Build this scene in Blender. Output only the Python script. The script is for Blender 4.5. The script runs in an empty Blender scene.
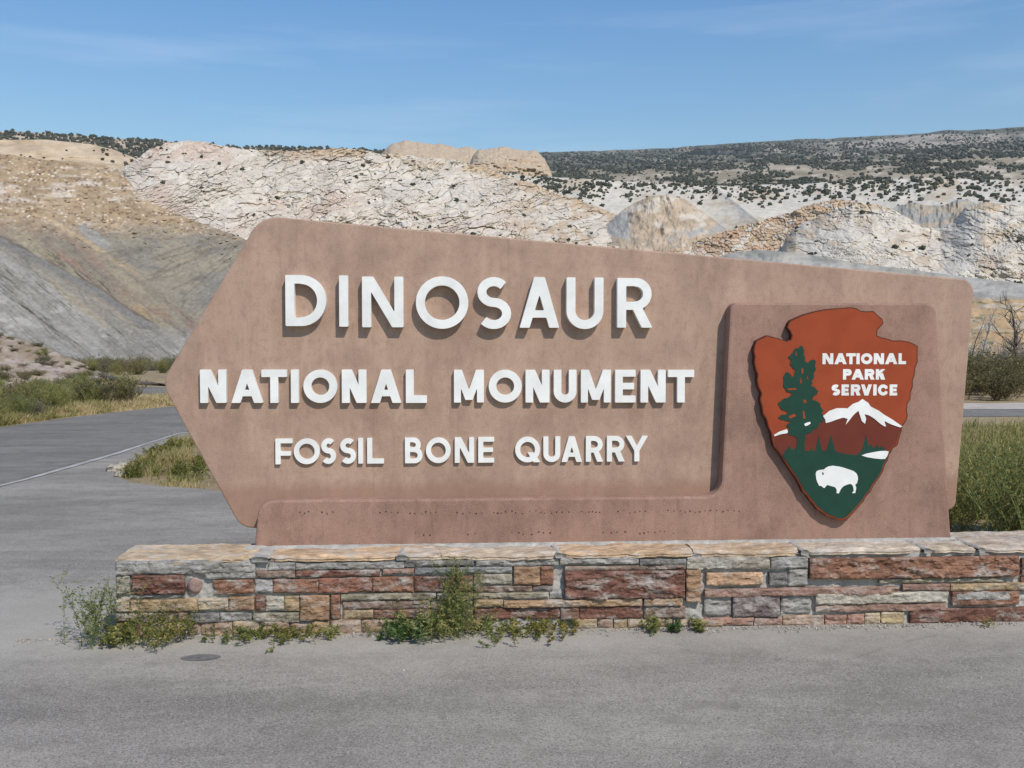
import bpy, bmesh, math, random
import numpy as np
from mathutils import Vector, Matrix
from mathutils.geometry import tessellate_polygon

R_ = math.radians
random.seed(7); RNG = np.random.default_rng(7)
SC = bpy.context.scene
COL = SC.collection

# ------------------------------------------------------------------ camera
EYE = 1.6; FPX = 1000.0; YAW = R_(3.5); PITCH = math.atan(39/1000)
cam_d = bpy.data.cameras.new('camera'); cam = bpy.data.objects.new('camera', cam_d); COL.objects.link(cam)
cam_d.sensor_width = 36.0; cam_d.lens = 36.0*FPX/1024; cam_d.clip_start = 0.05; cam_d.clip_end = 30000
cam.location = (0, 0, EYE); cam.rotation_euler = (R_(90)-PITCH, 0, -YAW)
SC.camera = cam
SC.render.resolution_x = 1024; SC.render.resolution_y = 768

# ------------------------------------------------------------------ light
SUN_EL = R_(47); SUN_AZ = R_(28)          # azimuth to the right of straight behind the viewer
to_sun = Vector((math.sin(SUN_AZ)*math.cos(SUN_EL), -math.cos(SUN_AZ)*math.cos(SUN_EL), math.sin(SUN_EL)))
W = bpy.data.worlds.new('World'); SC.world = W; W.use_nodes = True
nt = W.node_tree; nt.nodes.clear()
out = nt.nodes.new('ShaderNodeOutputWorld'); bg = nt.nodes.new('ShaderNodeBackground')
sky = nt.nodes.new('ShaderNodeTexSky'); sky.sky_type = 'NISHITA'; sky.sun_disc = False
sky.sun_elevation = SUN_EL; sky.sun_rotation = math.atan2(to_sun.x, to_sun.y)
sky.air_density = 1.6; sky.dust_density = 0.6; sky.ozone_density = 2.6; sky.altitude = 600
bg.inputs['Strength'].default_value = 0.114
# thin high cloud wisps, part of the sky
tc = nt.nodes.new('ShaderNodeTexCoord'); mp = nt.nodes.new('ShaderNodeMapping'); mp.inputs['Scale'].default_value = (1.3, 1.3, 14)
mp.inputs['Rotation'].default_value = (0.03, 0.05, 0.4)
nz = nt.nodes.new('ShaderNodeTexNoise'); nz.inputs['Scale'].default_value = 2.2; nz.inputs['Detail'].default_value = 7; nz.inputs['Roughness'].default_value = .62
rp = nt.nodes.new('ShaderNodeValToRGB'); rp.color_ramp.elements[0].position = .52; rp.color_ramp.elements[1].position = .95
rp.color_ramp.elements[1].color = (.24, .24, .24, 1)
mx = nt.nodes.new('ShaderNodeMixRGB'); mx.inputs['Color2'].default_value = (7.5, 8.2, 9.2, 1)
nt.links.new(tc.outputs['Generated'], mp.inputs[0]); nt.links.new(mp.outputs[0], nz.inputs['Vector'])
nt.links.new(nz.outputs['Fac'], rp.inputs[0]); nt.links.new(rp.outputs[0], mx.inputs['Fac'])
hs = nt.nodes.new('ShaderNodeHueSaturation'); hs.inputs['Saturation'].default_value = 1.38; hs.inputs['Hue'].default_value = .510; nt.links.new(sky.outputs[0], hs.inputs['Color']); nt.links.new(hs.outputs[0], mx.inputs['Color1']); nt.links.new(mx.outputs[0], bg.inputs['Color']); nt.links.new(bg.outputs[0], out.inputs[0])
sd = bpy.data.lights.new('sun', 'SUN'); so = bpy.data.objects.new('sun', sd); COL.objects.link(so)
sd.energy = 3.3; sd.angle = R_(.53); sd.color = (1, .935, .84)
so.rotation_euler = to_sun.to_track_quat('Z', 'Y').to_euler(); so.location = to_sun*50
SC.view_settings.view_transform = 'Standard'; SC.view_settings.look = 'None'
SC.view_settings.exposure = 0.22; SC.view_settings.gamma = 1.0; SC.view_settings.use_curve_mapping = False

# ------------------------------------------------------------------ picture -> place
cF = np.array([math.sin(YAW)*math.cos(PITCH), math.cos(YAW)*math.cos(PITCH), -math.sin(PITCH)])
cR = np.array([math.cos(YAW), -math.sin(YAW), 0.0]); cU = np.cross(cR, cF)
def ray(x, y):
    x = np.asarray(x, float); y = np.asarray(y, float)
    return cF + ((x-512)/FPX)[..., None]*cR + ((384-y)/FPX)[..., None]*cU
def on_y(x, y, D):
    r = ray(x, y); p = r*(D/r[..., 1])[..., None]; p[..., 2] += EYE; return p
def on_ground(x, y, z=0.0):
    r = ray(x, y); p = r*((z-EYE)/r[..., 2])[..., None]; p[..., 2] += EYE; return p
def at_range(x, y, rng):
    r = ray(x, y); h = np.hypot(r[..., 0], r[..., 1]); p = r*(rng/h)[..., None]; p[..., 2] += EYE; return p

# ------------------------------------------------------------------ object helpers
def tag(o, label=None, cat=None, group=None, kind=None):
    if label: o['label'] = label
    if cat: o['category'] = cat
    if group: o['group'] = group
    if kind: o['kind'] = kind
    return o
def link(name, me, mats, parent=None):
    o = bpy.data.objects.new(name, me); COL.objects.link(o)
    for m in (mats if isinstance(mats, (list, tuple)) else [mats]): me.materials.append(m)
    if parent: o.parent = parent
    return o
def empty(name, loc, rz=0):
    o = bpy.data.objects.new(name, None); COL.objects.link(o); o.location = loc; o.rotation_euler = (0, 0, rz); o.empty_display_size = .2
    return o
def mesh_np(name, V, F, smooth=False, mat_idx=None, col=None):
    """V (n,3); F (m,k) faces all of the same size"""
    V = np.ascontiguousarray(V, dtype=np.float32); F = np.ascontiguousarray(F, dtype=np.int32)
    me = bpy.data.meshes.new(name); me.vertices.add(len(V)); me.vertices.foreach_set('co', V.ravel())
    k = F.shape[1]; me.loops.add(F.size); me.loops.foreach_set('vertex_index', F.ravel())
    me.polygons.add(len(F)); me.polygons.foreach_set('loop_start', np.arange(0, F.size, k, dtype=np.int32))
    me.polygons.foreach_set('loop_total', np.full(len(F), k, dtype=np.int32))
    if mat_idx is not None: me.polygons.foreach_set('material_index', np.asarray(mat_idx, dtype=np.int32))
    me.polygons.foreach_set('use_smooth', np.full(len(F), bool(smooth)))
    me.update(calc_edges=True); me.validate()
    if col is not None:
        a = me.attributes.new('tint', 'FLOAT_COLOR', 'POINT')
        c = np.ones((len(V), 4), dtype=np.float32); c[:, :3] = col; a.data.foreach_set('color', c.ravel())
    return me
def grid_faces(ny, nx):
    i = np.arange(ny*nx).reshape(ny, nx)
    return np.stack([i[:-1, :-1], i[:-1, 1:], i[1:, 1:], i[1:, :-1]], -1).reshape(-1, 4)

# ------------------------------------------------------------------ noise
def _h(ix, iy, s):
    n = (ix.astype(np.int64)*374761393 + iy.astype(np.int64)*668265263 + int(s)*974634777) & 0xffffffff
    n = ((n ^ (n >> 13))*1274126177) & 0xffffffff
    n = (n ^ (n >> 16)) & 0xffffffff
    return n.astype(np.float64)/4294967295.0
def vn(x, y, s=0):
    x = np.asarray(x, float); y = np.asarray(y, float); x, y = np.broadcast_arrays(x, y)
    ix = np.floor(x); iy = np.floor(y); fx = x-ix; fy = y-iy; fx = fx*fx*(3-2*fx); fy = fy*fy*(3-2*fy)
    a = _h(ix, iy, s); b = _h(ix+1, iy, s); c = _h(ix, iy+1, s); d = _h(ix+1, iy+1, s)
    return (a*(1-fx)+b*fx)*(1-fy)+(c*(1-fx)+d*fx)*fy
def fbm(x, y, s=0, o=5, g=.5):
    t = 0; a = 1; n = 0
    for k in range(o):
        t = t+a*(vn(x*2**k+17.3*k, y*2**k-9.1*k, s+k)*2-1); n += a; a *= g
    return t/n
def voro(x, y, s=0):
    """distance to nearest border, cell id hash pair"""
    x, y = np.broadcast_arrays(np.asarray(x, float), np.asarray(y, float))
    ix = np.floor(x); iy = np.floor(y); d1 = np.full(x.shape, 9.); d2 = np.full(x.shape, 9.); c1 = np.zeros(x.shape); c2 = np.zeros(x.shape)
    px = np.zeros(x.shape); py = np.zeros(x.shape)
    for j in (-1, 0, 1):
        for i in (-1, 0, 1):
            qx = ix+i; qy = iy+j; sx = qx+_h(qx, qy, s); sy = qy+_h(qx, qy, s+5)
            d = np.hypot(x-sx, y-sy); m = d < d1
            d2 = np.where(m, d1, np.minimum(d2, d)); d1 = np.where(m, d, d1)
            c1 = np.where(m, _h(qx, qy, s+9), c1); c2 = np.where(m, _h(qx, qy, s+11), c2)
            px = np.where(m, x-sx, px); py = np.where(m, y-sy, py)
    return d2-d1, c1, c2, px, py
def sst(a, b, x): t = np.clip((x-a)/(b-a), 0, 1); return t*t*(3-2*t)
def lerp(a, b, t): return a+(b-a)*t
def mixc(a, b, t): return np.asarray(a)*(1-t[..., None])+np.asarray(b)*t[..., None]
def pl(pts):
    xs = np.array([p[0] for p in pts], float); ys = np.array([p[1] for p in pts], float)
    return lambda x: np.interp(x, xs, ys)

# ------------------------------------------------------------------ materials
def new_mat(name):
    m = bpy.data.materials.new(name); m.use_nodes = True; n = m.node_tree.nodes; b = n['Principled BSDF']; return m, m.node_tree, b
def N(t, typ, **kw):
    n = t.nodes.new(typ)
    for k, v in kw.items():
        if k in n.inputs: n.inputs[k].default_value = v
        else: setattr(n, k, v)
    return n
def noise(t, scale, detail=5, rough=.55, coord='Object', stretch=None, loc=(0, 0, 0)):
    tc = N(t, 'ShaderNodeTexCoord'); mp = N(t, 'ShaderNodeMapping'); mp.inputs['Location'].default_value = loc
    if stretch: mp.inputs['Scale'].default_value = stretch
    n = N(t, 'ShaderNodeTexNoise'); n.inputs['Scale'].default_value = scale; n.inputs['Detail'].default_value = detail; n.inputs['Roughness'].default_value = rough
    t.links.new(tc.outputs[coord], mp.inputs[0]); t.links.new(mp.outputs[0], n.inputs['Vector']); return n.outputs['Fac']
def ramp(t, fac, stops):
    r = N(t, 'ShaderNodeValToRGB'); e = r.color_ramp.elements
    while len(e) < len(stops): e.new(.5)
    for k, (p, c) in enumerate(stops): e[k].position = p; e[k].color = (*c, 1) if len(c) == 3 else c
    t.links.new(fac, r.inputs[0]); return r.outputs[0]
def mix(t, a, b, fac, mode='MIX'):
    m = N(t, 'ShaderNodeMixRGB'); m.blend_type = mode
    for i, v in ((1, a), (2, b)):
        if isinstance(v, (tuple, list)): m.inputs[i].default_value = (*v, 1)
        else: t.links.new(v, m.inputs[i])
    if isinstance(fac, (int, float)): m.inputs[0].default_value = fac
    else: t.links.new(fac, m.inputs[0])
    return m.outputs[0]
def bump(t, b, h, strength, dist):
    n = N(t, 'ShaderNodeBump'); n.inputs['Strength'].default_value = strength; n.inputs['Distance'].default_value = dist
    t.links.new(h, n.inputs['Height']); t.links.new(n.outputs[0], b.inputs['Normal'])
def g3(v): return (v, v, v)

def mat_plain(name, c, rough=.6, nscale=30, var=.06, spec=.3):
    m, t, b = new_mat(name); b.inputs['Roughness'].default_value = rough; b.inputs['Specular IOR Level'].default_value = spec
    f = noise(t, nscale, 4); lo = tuple(max(0, x*(1-var*2)) for x in c); hi = tuple(x*(1+var) for x in c)
    t.links.new(ramp(t, f, [(.3, lo), (.65, hi)]), b.inputs['Base Color']); return m

def mat_concrete(name, base, dark, streak=.5, splash=None):
    m, t, b = new_mat(name); b.inputs['Roughness'].default_value = .92; b.inputs['Specular IOR Level'].default_value = .15
    big = noise(t, 2.0, 8, .68); c = ramp(t, big, [(.34, dark), (.56, base)])
    st = noise(t, 2.2, 7, .65, stretch=(2.2, 1, .28)); c = mix(t, c, dark, ramp(t, st, [(.46, g3(0)), (.70, g3(streak))]))
    wash = noise(t, 5.5, 6, .7, stretch=(1.3, 1, .45), loc=(3, 1, 2)); c = mix(t, c, tuple(min(1, x*1.22+.02) for x in base), ramp(t, wash, [(.50, g3(0)), (.74, g3(.55))]))
    sp = noise(t, 170, 2, .5); c = mix(t, c, g3(1), ramp(t, sp, [(.35, g3(.0)), (.5, g3(.0)), (.72, g3(.10))]))
    sp2 = noise(t, 230, 2, .5, loc=(5, 5, 5)); c = mix(t, c, tuple(x*.45 for x in dark), ramp(t, sp2, [(.55, g3(0)), (.75, g3(.55))]))
    md = noise(t, 26, 6, .7, stretch=(1, 1, .7), loc=(9, 2, 2)); c = mix(t, c, tuple(x*.8 for x in dark), ramp(t, md, [(.50, g3(0)), (.72, g3(.5))]))
    dr = noise(t, 7, 6, .6, stretch=(3.2, 1, .10), loc=(2, 8, 1)); c = mix(t, c, tuple(x*.7 for x in dark), ramp(t, dr, [(.58, g3(0)), (.74, g3(.3))]))
    if splash is not None:        # rain-splash stain just above the ledge
        tc = N(t, 'ShaderNodeTexCoord'); sx = N(t, 'ShaderNodeSeparateXYZ'); t.links.new(tc.outputs['Object'], sx.inputs[0]); ns = noise(t, 6, 6, .7, stretch=(1, 1, .4), loc=(7, 3, 5))
        m1 = N(t, 'ShaderNodeMath', operation='MULTIPLY_ADD'); t.links.new(ns, m1.inputs[0]); m1.inputs[1].default_value = -.16; t.links.new(sx.outputs['Z'], m1.inputs[2])
        m2 = N(t, 'ShaderNodeMapRange'); m2.inputs['From Min'].default_value = splash-.03; m2.inputs['From Max'].default_value = splash+.03; m2.inputs['To Min'].default_value = .6; m2.inputs['To Max'].default_value = 0; t.links.new(m1.outputs[0], m2.inputs['Value'])
        c = mix(t, c, (.27, .155, .11), m2.outputs[0])
    t.links.new(c, b.inputs['Base Color'])
    bump(t, b, noise(t, 140, 3, .6), .35, .004); return m

def mat_asphalt(name, base, warm, dusty=False):
    m, t, b = new_mat(name); b.inputs['Roughness'].default_value = 1; b.inputs['Specular IOR Level'].default_value = .06
    big = noise(t, .55, 6, .62, stretch=(.6, 1.3, 1)); c = ramp(t, big, [(.36, tuple(x*.70 for x in base)), (.5, base), (.68, warm)])
    st = noise(t, 1.6, 6, .65, stretch=(.45, 1.7, 1), loc=(4, 4, 0)); c = mix(t, c, tuple(x*.5 for x in base), ramp(t, st, [(.46, g3(0)), (.66, g3(.62))]))
    sp = noise(t, 150, 3, .65); c = mix(t, c, (.42, .40, .36), ramp(t, sp, [(.47, g3(0)), (.63, g3(.7))]))
    sp2 = noise(t, 120, 4, .65, loc=(8, 3, 1)); c = mix(t, c, (.08, .075, .07), ramp(t, sp2, [(.50, g3(0)), (.65, g3(.75))]))
    # fine wandering cracks
    tc = N(t, 'ShaderNodeTexCoord'); dn = N(t, 'ShaderNodeTexNoise'); dn.inputs['Scale'].default_value = 1.3; dn.inputs['Detail'].default_value = 5
    t.links.new(tc.outputs['Object'], dn.inputs['Vector'])
    ad = N(t, 'ShaderNodeVectorMath', operation='MULTIPLY_ADD'); ad.inputs[1].default_value = (1.2, 1.2, 0); t.links.new(dn.outputs['Color'], ad.inputs[0]); t.links.new(tc.outputs['Object'], ad.inputs[2])
    vo = N(t, 'ShaderNodeTexVoronoi', feature='DISTANCE_TO_EDGE'); vo.inputs['Scale'].default_value = .45; t.links.new(ad.outputs[0], vo.inputs['Vector'])
    pt = noise(t, 5.5, 8, .72, loc=(6, 6, 1)); c = mix(t, c, tuple(x*.6 for x in base), ramp(t, pt, [(.48, g3(0)), (.66, g3(.5))]))
    if dusty:            # dust and grit lie along the foot of the wall
        sx = N(t, 'ShaderNodeSeparateXYZ'); t.links.new(tc.outputs['Object'], sx.inputs[0]); ns = noise(t, 2.5, 6, .7, loc=(1, 3, 5))
        m1 = N(t, 'ShaderNodeMath', operation='MULTIPLY_ADD'); t.links.new(ns, m1.inputs[0]); m1.inputs[1].default_value = 1.1; t.links.new(sx.outputs['Y'], m1.inputs[2])
        m2 = N(t, 'ShaderNodeMapRange'); m2.inputs['From Min'].default_value = 5.35; m2.inputs['From Max'].default_value = 6.0; t.links.new(m1.outputs[0], m2.inputs['Value'])
        m3 = N(t, 'ShaderNodeMapRange'); m3.inputs['From Min'].default_value = 6.9; m3.inputs['From Max'].default_value = 7.4; m3.inputs['To Min'].default_value = 1; m3.inputs['To Max'].default_value = 0; t.links.new(m1.outputs[0], m3.inputs['Value'])
        m4 = N(t, 'ShaderNodeMath', operation='MULTIPLY'); t.links.new(m2.outputs[0], m4.inputs[0]); t.links.new(m3.outputs[0], m4.inputs[1])
        m5 = N(t, 'ShaderNodeMath', operation='MULTIPLY'); t.links.new(m4.outputs[0], m5.inputs[0]); m5.inputs[1].default_value = .55; c = mix(t, c, (.43, .395, .335), m5.outputs[0])
    c = mix(t, c, (.05, .05, .048), ramp(t, vo.outputs['Distance'], [(.0, g3(.16)), (.003, g3(0))]))
    t.links.new(c, b.inputs['Base Color']); bump(t, b, sp, .35, .003); return m

def mat_ground(name, stops, scale=.6, fine=14, bumpd=.03):
    m, t, b = new_mat(name); b.inputs['Roughness'].default_value = .97; b.inputs['Specular IOR Level'].default_value = .1
    c = ramp(t, noise(t, scale, 8, .65), stops); f = noise(t, fine, 6, .7)
    c = mix(t, c, (.06, .045, .03), ramp(t, f, [(.5, g3(0)), (.75, g3(.5))])); c = mix(t, c, (.55, .48, .38), ramp(t, noise(t, fine*1.7, 4, .7, loc=(3, 3, 3)), [(.55, g3(0)), (.75, g3(.5))]))
    t.links.new(c, b.inputs['Base Color']); bump(t, b, f, .6, bumpd); return m

def mat_terrain(name, detail_scale=.12, var=.25, bd=.6):
    m, t, b = new_mat(name); b.inputs['Roughness'].default_value = .97; b.inputs['Specular IOR Level'].default_value = .05
    a = N(t, 'ShaderNodeAttribute'); a.attribute_name = 'tint'
    f = noise(t, detail_scale, 8, .7); v = ramp(t, f, [(.3, g3(1-var)), (.7, g3(1+var*.6))])
    c = mix(t, a.outputs['Color'], v, 1.0, 'MULTIPLY')
    t.links.new(c, b.inputs['Base Color']); bump(t, b, noise(t, detail_scale*2.2, 8, .7, loc=(2, 2, 2)), .8, bd); return m

def mat_leaf(name, cols, trans=.25, nscale=3.0):
    m, t, b = new_mat(name); b.inputs['Roughness'].default_value = .8; b.inputs['Specular IOR Level'].default_value = .15
    oi = N(t, 'ShaderNodeObjectInfo'); f = noise(t, nscale, 3, .6); geo = N(t, 'ShaderNodeNewGeometry')
    ma = N(t, 'ShaderNodeMath', operation='MULTIPLY_ADD'); t.links.new(geo.outputs['Random Per Island'], ma.inputs[0]); ma.inputs[1].default_value = .55
    mb = N(t, 'ShaderNodeMath', operation='MULTIPLY_ADD'); t.links.new(oi.outputs['Random'], mb.inputs[0]); mb.inputs[1].default_value = .3; mb.inputs[2].default_value = -.42
    t.links.new(mb.outputs[0], ma.inputs[2]); mc = N(t, 'ShaderNodeMath', operation='ADD'); t.links.new(ma.outputs[0], mc.inputs[0]); t.links.new(f, mc.inputs[1])
    n = len(cols); c = ramp(t, mc.outputs[0], [(.15+.7*k/(n-1), cc) for k, cc in enumerate(cols)])
    t.links.new(c, b.inputs['Base Color'])
    tr = N(t, 'ShaderNodeBsdfTranslucent'); t.links.new(c, tr.inputs['Color']); ms = N(t, 'ShaderNodeMixShader'); ms.inputs[0].default_value = trans
    o = t.nodes['Material Output']; t.links.new(b.outputs[0], ms.inputs[1]); t.links.new(tr.outputs[0], ms.inputs[2]); t.links.new(ms.outputs[0], o.inputs[0]); return m

def mat_stone(name, bd=.02):
    m, t, b = new_mat(name); b.inputs['Roughness'].default_value = .9; b.inputs['Specular IOR Level'].default_value = .15
    a = N(t, 'ShaderNodeAttribute'); a.attribute_name = 'tint'
    f = noise(t, 26, 7, .7, stretch=(.5, 1, 1)); c = mix(t, a.outputs['Color'], ramp(t, f, [(.3, g3(.5)), (.55, g3(1)), (.75, g3(1.45))]), 1., 'MULTIPLY')
    s = noise(t, 9, 6, .7, stretch=(1, 1, 5), loc=(4, 1, 7)); c = mix(t, c, ramp(t, s, [(.35, (.7, .62, .55)), (.65, (1.2, 1.18, 1.15))]), .8, 'MULTIPLY')
    w = noise(t, 12, 8, .72, stretch=(.45, 1, 1), loc=(1, 7, 3)); c = mix(t, c, (.50, .475, .43), ramp(t, w, [(.50, g3(0)), (.64, g3(.7))]))
    t.links.new(c, b.inputs['Base Color']); bump(t, b, noise(t, 60, 6, .7), .7, bd); return m

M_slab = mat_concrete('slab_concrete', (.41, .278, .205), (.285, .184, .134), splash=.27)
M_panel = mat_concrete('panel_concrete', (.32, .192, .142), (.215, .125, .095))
M_white = mat_plain('white_painted_letter', (.76, .755, .72), .55, 9, .05)
M_lot = mat_asphalt('weathered_asphalt', (.285, .258, .216), (.36, .324, .268), True)
M_road = mat_asphalt('road_asphalt', (.185, .169, .146), (.23, .21, .18))
M_line = mat_plain('worn_white_paint', (.40, .39, .365), .9, 3, .16, .03)
M_dirt = mat_ground('dry_dirt', [(.3, (.20, .15, .085)), (.5, (.30, .23, .13)), (.7, (.38, .29, .17))])
M_gravel = mat_ground('pale_gravel', [(.3, (.40, .34, .28)), (.7, (.56, .50, .43))], 2, 30)
M_terr = mat_terrain('badland_soil', .10, .22, .5)
M_rock = mat_terrain('slickrock', .16, .20, .9)
M_plat = mat_terrain('plateau_ground', .03, .35, 1.5)
M_stone = mat_stone('wall_stone'); M_cap = mat_stone('cap_stone', .004)
M_mortar = mat_ground('grey_mortar', [(.3, (.28, .27, .25)), (.5, (.38, .365, .335)), (.7, (.50, .48, .44))], 9, 40, .012)

# ================================================================== TERRAIN
# ---- ground sheet out to the horizon
def gz(r): return -2.3*sst(48, 170, r)
rr = np.concatenate([[0], np.geomspace(1.5, 12000, 90)]); th = np.linspace(0, 2*np.pi, 181)
RR, TH = np.meshgrid(rr, th, indexing='ij')
V = np.stack([RR*np.sin(TH), RR*np.cos(TH), gz(RR)+np.where(RR > 48, .25*fbm(RR*np.sin(TH)/9, RR*np.cos(TH)/9, 3), 0)*sst(48, 80, RR)], -1).reshape(-1, 3)
tag(link('ground', mesh_np('ground', V, grid_faces(91, 181)[:, ::-1], True), M_dirt), kind='structure')

def hill(name, x0, x1, nx, crest, foot, Rc, Rf, ny, relief, colour, mat, gexp=1.0, sink=True, cw=None, back=.12):
    xs = np.linspace(x0, x1, nx); v = np.linspace(0, 1, ny); X, Vv = np.meshgrid(xs, v)
    cr = pl(crest) if not callable(crest) else crest; ft = pl(foot) if not callable(foot) else foot
    rc = pl(Rc) if isinstance(Rc, list) else (lambda x: np.full_like(x, Rc)); rf = pl(Rf) if isinstance(Rf, list) else (lambda x: np.full_like(x, Rf))
    cy = cr(X); Y = ft(X)+(cy-ft(X))*Vv+(cw(X)*Vv**5 if cw else 0)
    RG = rf(X)+(rc(X)-rf(X))*Vv**gexp + relief(X, Y, Vv)
    P = at_range(X, Y, RG); C = colour(X, Y, Vv)
    # rows behind the crest, falling away, and rows below the foot
    pr, cl = [P], [C]
    for k in (1, 2, 3, 4):
        h = P[-1:].copy(); d = h[..., :2]/np.linalg.norm(h[..., :2], axis=-1, keepdims=True)
        step = rc(X[-1:])*back*k/4; h[..., :2] += d*step[..., None]; h[..., 2] -= (step*(.10+.14*k))
        pr.append(h); cl.append(C[-1:])
    if sink:
        h = P[:1].copy(); d = h[..., :2]/np.linalg.norm(h[..., :2], axis=-1, keepdims=True); h[..., :2] -= d*2; h[..., 2] = np.minimum(h[..., 2]-12, -6)
        pr.insert(0, h); cl.insert(0, C[:1])
    A = np.concatenate(pr, 0); CC = np.concatenate(cl, 0)
    o = link(name, mesh_np(name, A.reshape(-1, 3), grid_faces(A.shape[0], nx), True, col=np.clip(CC.reshape(-1, 3), .01, .95)), mat)
    tag(o, kind='structure'); return dict(o=o, P=P, X=X, Y=Y, V=Vv)

WHITE = (.61, .54, .44); PINKW = (.60, .475, .37); TAN = (.40, .305, .20); ORNG = (.50, .32, .17); GREY = (.29, .285, .27); OLIVE = (.30, .265, .195); BEIGE = (.53, .415, .285)

def slab_rock(X, Y, sx=15, sy=8, seed=1, amp=3.0, slope=.25):
    """jointed slickrock: tilted plates split by open, broken cracks; X,Y in units of about half a metre"""
    wx = X+22*fbm(X/45, Y/30, seed+20, 4)+2.5*fbm(X/6, Y/4, seed+21, 3); wy = Y+slope*X+9*fbm(X/38, Y/20, seed+30, 4)+1.2*fbm(X/7, Y/3, seed+31, 3)
    e, a, b, px, py = voro(wx/sx, wy/sy, seed); e2, a2, b2, px2, py2 = voro(wx/(sx*.40)+3, wy/(sy*.36)+8, seed+3)
    open1 = sst(.35, .7, vn(X/16, Y/9, seed+50)*.6+vn(X/5, Y/3, seed+70)*.4); open2 = sst(.40, .72, vn(X/20+9, Y/14, seed+60)*.6+vn(X/4, Y/2.5, seed+61)*.4)
    crack = (1-sst(.0, .11, e))*(.2+.8*open1); crack2 = (1-sst(.0, .22, e2))*(.12+.88*open2)
    ledge = sst(.26, .46, fbm(X/6, (Y+slope*X)/1.7, seed+80, 4))*sst(.35, .6, vn(X/30, Y/16, seed+81))
    rel = ((a-.5)*px*2.4+(b-.5)*py*3.0)*amp*.55 + ((a2-.5)*px2+(b2-.5)*py2)*amp*.8 + crack*amp*.8 + crack2*amp*.5 + ledge*amp*.35+.3*amp*fbm(X/3, Y/2, seed+90, 3)
    return rel, crack, np.maximum(crack2*.8, ledge*.6), .5*a+.5*a2

# ---- far plateau with the skyline ridge
def c_plat(X, Y, v):
    n = fbm(X/40, Y/6, 4); n2 = fbm(X/12, Y/3.5, 9)
    c = mixc((.31, .26, .175), (.44, .37, .27), sst(-.3, .3, n)); c = mixc(c, (.54, .46, .35), sst(.15, .45, n2)*sst(0, .4, 1-v)); c = mixc(c, (.15, .145, .10), sst(-.25, .2, fbm(X/26, Y/4, 311))*sst(198, 180, Y)*.55); c = mixc(c, (.13, .13, .085), sst(.55, .75, v)*.9*sst(-.35, .2, n2+ .2))
    return c
SKY = [(-260, 141), (0, 152), (300, 153), (540, 152.5), (600, 151), (660, 148.5), (700, 146), (740, 143), (800, 139), (830, 139), (865, 136), (900, 135), (925, 133), (945, 130.5), (975, 130), (1000, 128.5), (1024, 127), (1250, 119)]
plat = hill('plateau', -260, 1290, 620, SKY, [(-260, 203), (1290, 203)], 4600, 1120, 120,
            lambda X, Y, v: 90*fbm(X/60, v*5, 2)*np.sin(np.pi*np.clip(v, 0, 1)), c_plat, M_plat, 2.6, cw=lambda X: 1.0*fbm(X/14, X*0, 33))
# ---- right hand higher shoulder of the skyline
def c_sh(X, Y, v):
    n = fbm(X/22, Y/5, 14); return mixc((.20, .185, .14), (.40, .35, .275), sst(-.25, .3, n))
shoulder = hill('mesa_shoulder', 690, 1290, 300, [(690, 150), (740, 147.5), (770, 145.5), (800, 143.5), (850, 141), (905, 137.5), (930, 134.5), (950, 134), (980, 134), (1024, 131), (1290, 124)], [(690, 150.3), (740, 151), (860, 158), (1000, 168), (1290, 172)], 3500, [(690, 3400), (860, 2500), (1290, 2100)], 60,
                lambda X, Y, v: 60*fbm(X/25, v*4, 6)*np.sin(np.pi*v), c_sh, M_plat, 1.2, cw=lambda X: .8*fbm(X/10, X*0, 35))
# ---- left back mesa, dark with junipers
mesa = hill('left_mesa', -260, 400, 330, [(-260, 122), (0, 131), (60, 134), (120, 139), (170, 142), (240, 147), (300, 148), (400, 151)], [(-260, 185), (400, 185)], 1900, 1080, 60,
            lambda X, Y, v: 20*fbm(X/30, v*4, 8), lambda X, Y, v: mixc((.40, .31, .20), (.55, .44, .31), sst(-.3, .3, fbm(X/18, Y/5, 5))), M_plat, 1.5, cw=lambda X: .8*fbm(X/12, X*0, 36))
# ---- sandstone domes on the skyline
def dome_rel(X, Y, v): return 12*fbm(X/9, Y/3, 3)+6*fbm(X/3, Y/1.5, 4)
hill('sandstone_knobs', 374, 500, 200, [(374, 171), (379, 158), (385, 149), (390, 144), (397, 141.5), (406, 140.5), (414, 142.5), (422, 142), (430, 144.5), (442, 145), (455, 147.5), (470, 147), (486, 151), (500, 172)], [(374, 172), (500, 174)], 1420, 1250, 50,
     dome_rel, lambda X, Y, v: mixc((.52, .40, .27), BEIGE, sst(-.2, .3, fbm(X/8, Y/3, 5))), M_rock, 2.2, cw=lambda X: 2.4*fbm(X/9, X*0, 37)+.8*fbm(X/3, X*0, 47))
hill('sandstone_dome', 468, 552, 200, [(468, 175), (470, 164), (473, 156), (478, 151), (488, 148), (500, 147), (512, 148.5), (525, 149), (536, 152), (545, 159), (549, 167), (552, 175.5)], [(468, 176), (552, 176)], 1200, 1060, 60,
     dome_rel, lambda X, Y, v: mixc(BEIGE, (.50, .35, .22), sst(.1, .4, fbm(X/18, Y/2.0, 6))), M_rock, 2.2, cw=lambda X: 2.2*fbm(X/8, X*0, 38)+.8*fbm(X/2.5, X*0, 48))
# ---- beige slope at far left
beige = hill('beige_slope', -260, 190, 260, [(-260, 132), (0, 140), (45, 139.5), (90, 144), (115, 150), (135, 158), (150, 170), (190, 180)], [(-260, 185), (190, 190)], 980, 880, 60,
             lambda X, Y, v: 8*fbm(X/25, Y/6, 8), lambda X, Y, v: mixc((.55, .435, .30), (.45, .345, .23), sst(-.1, .4, fbm(X/25, Y/5, 5))), M_terr)
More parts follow.
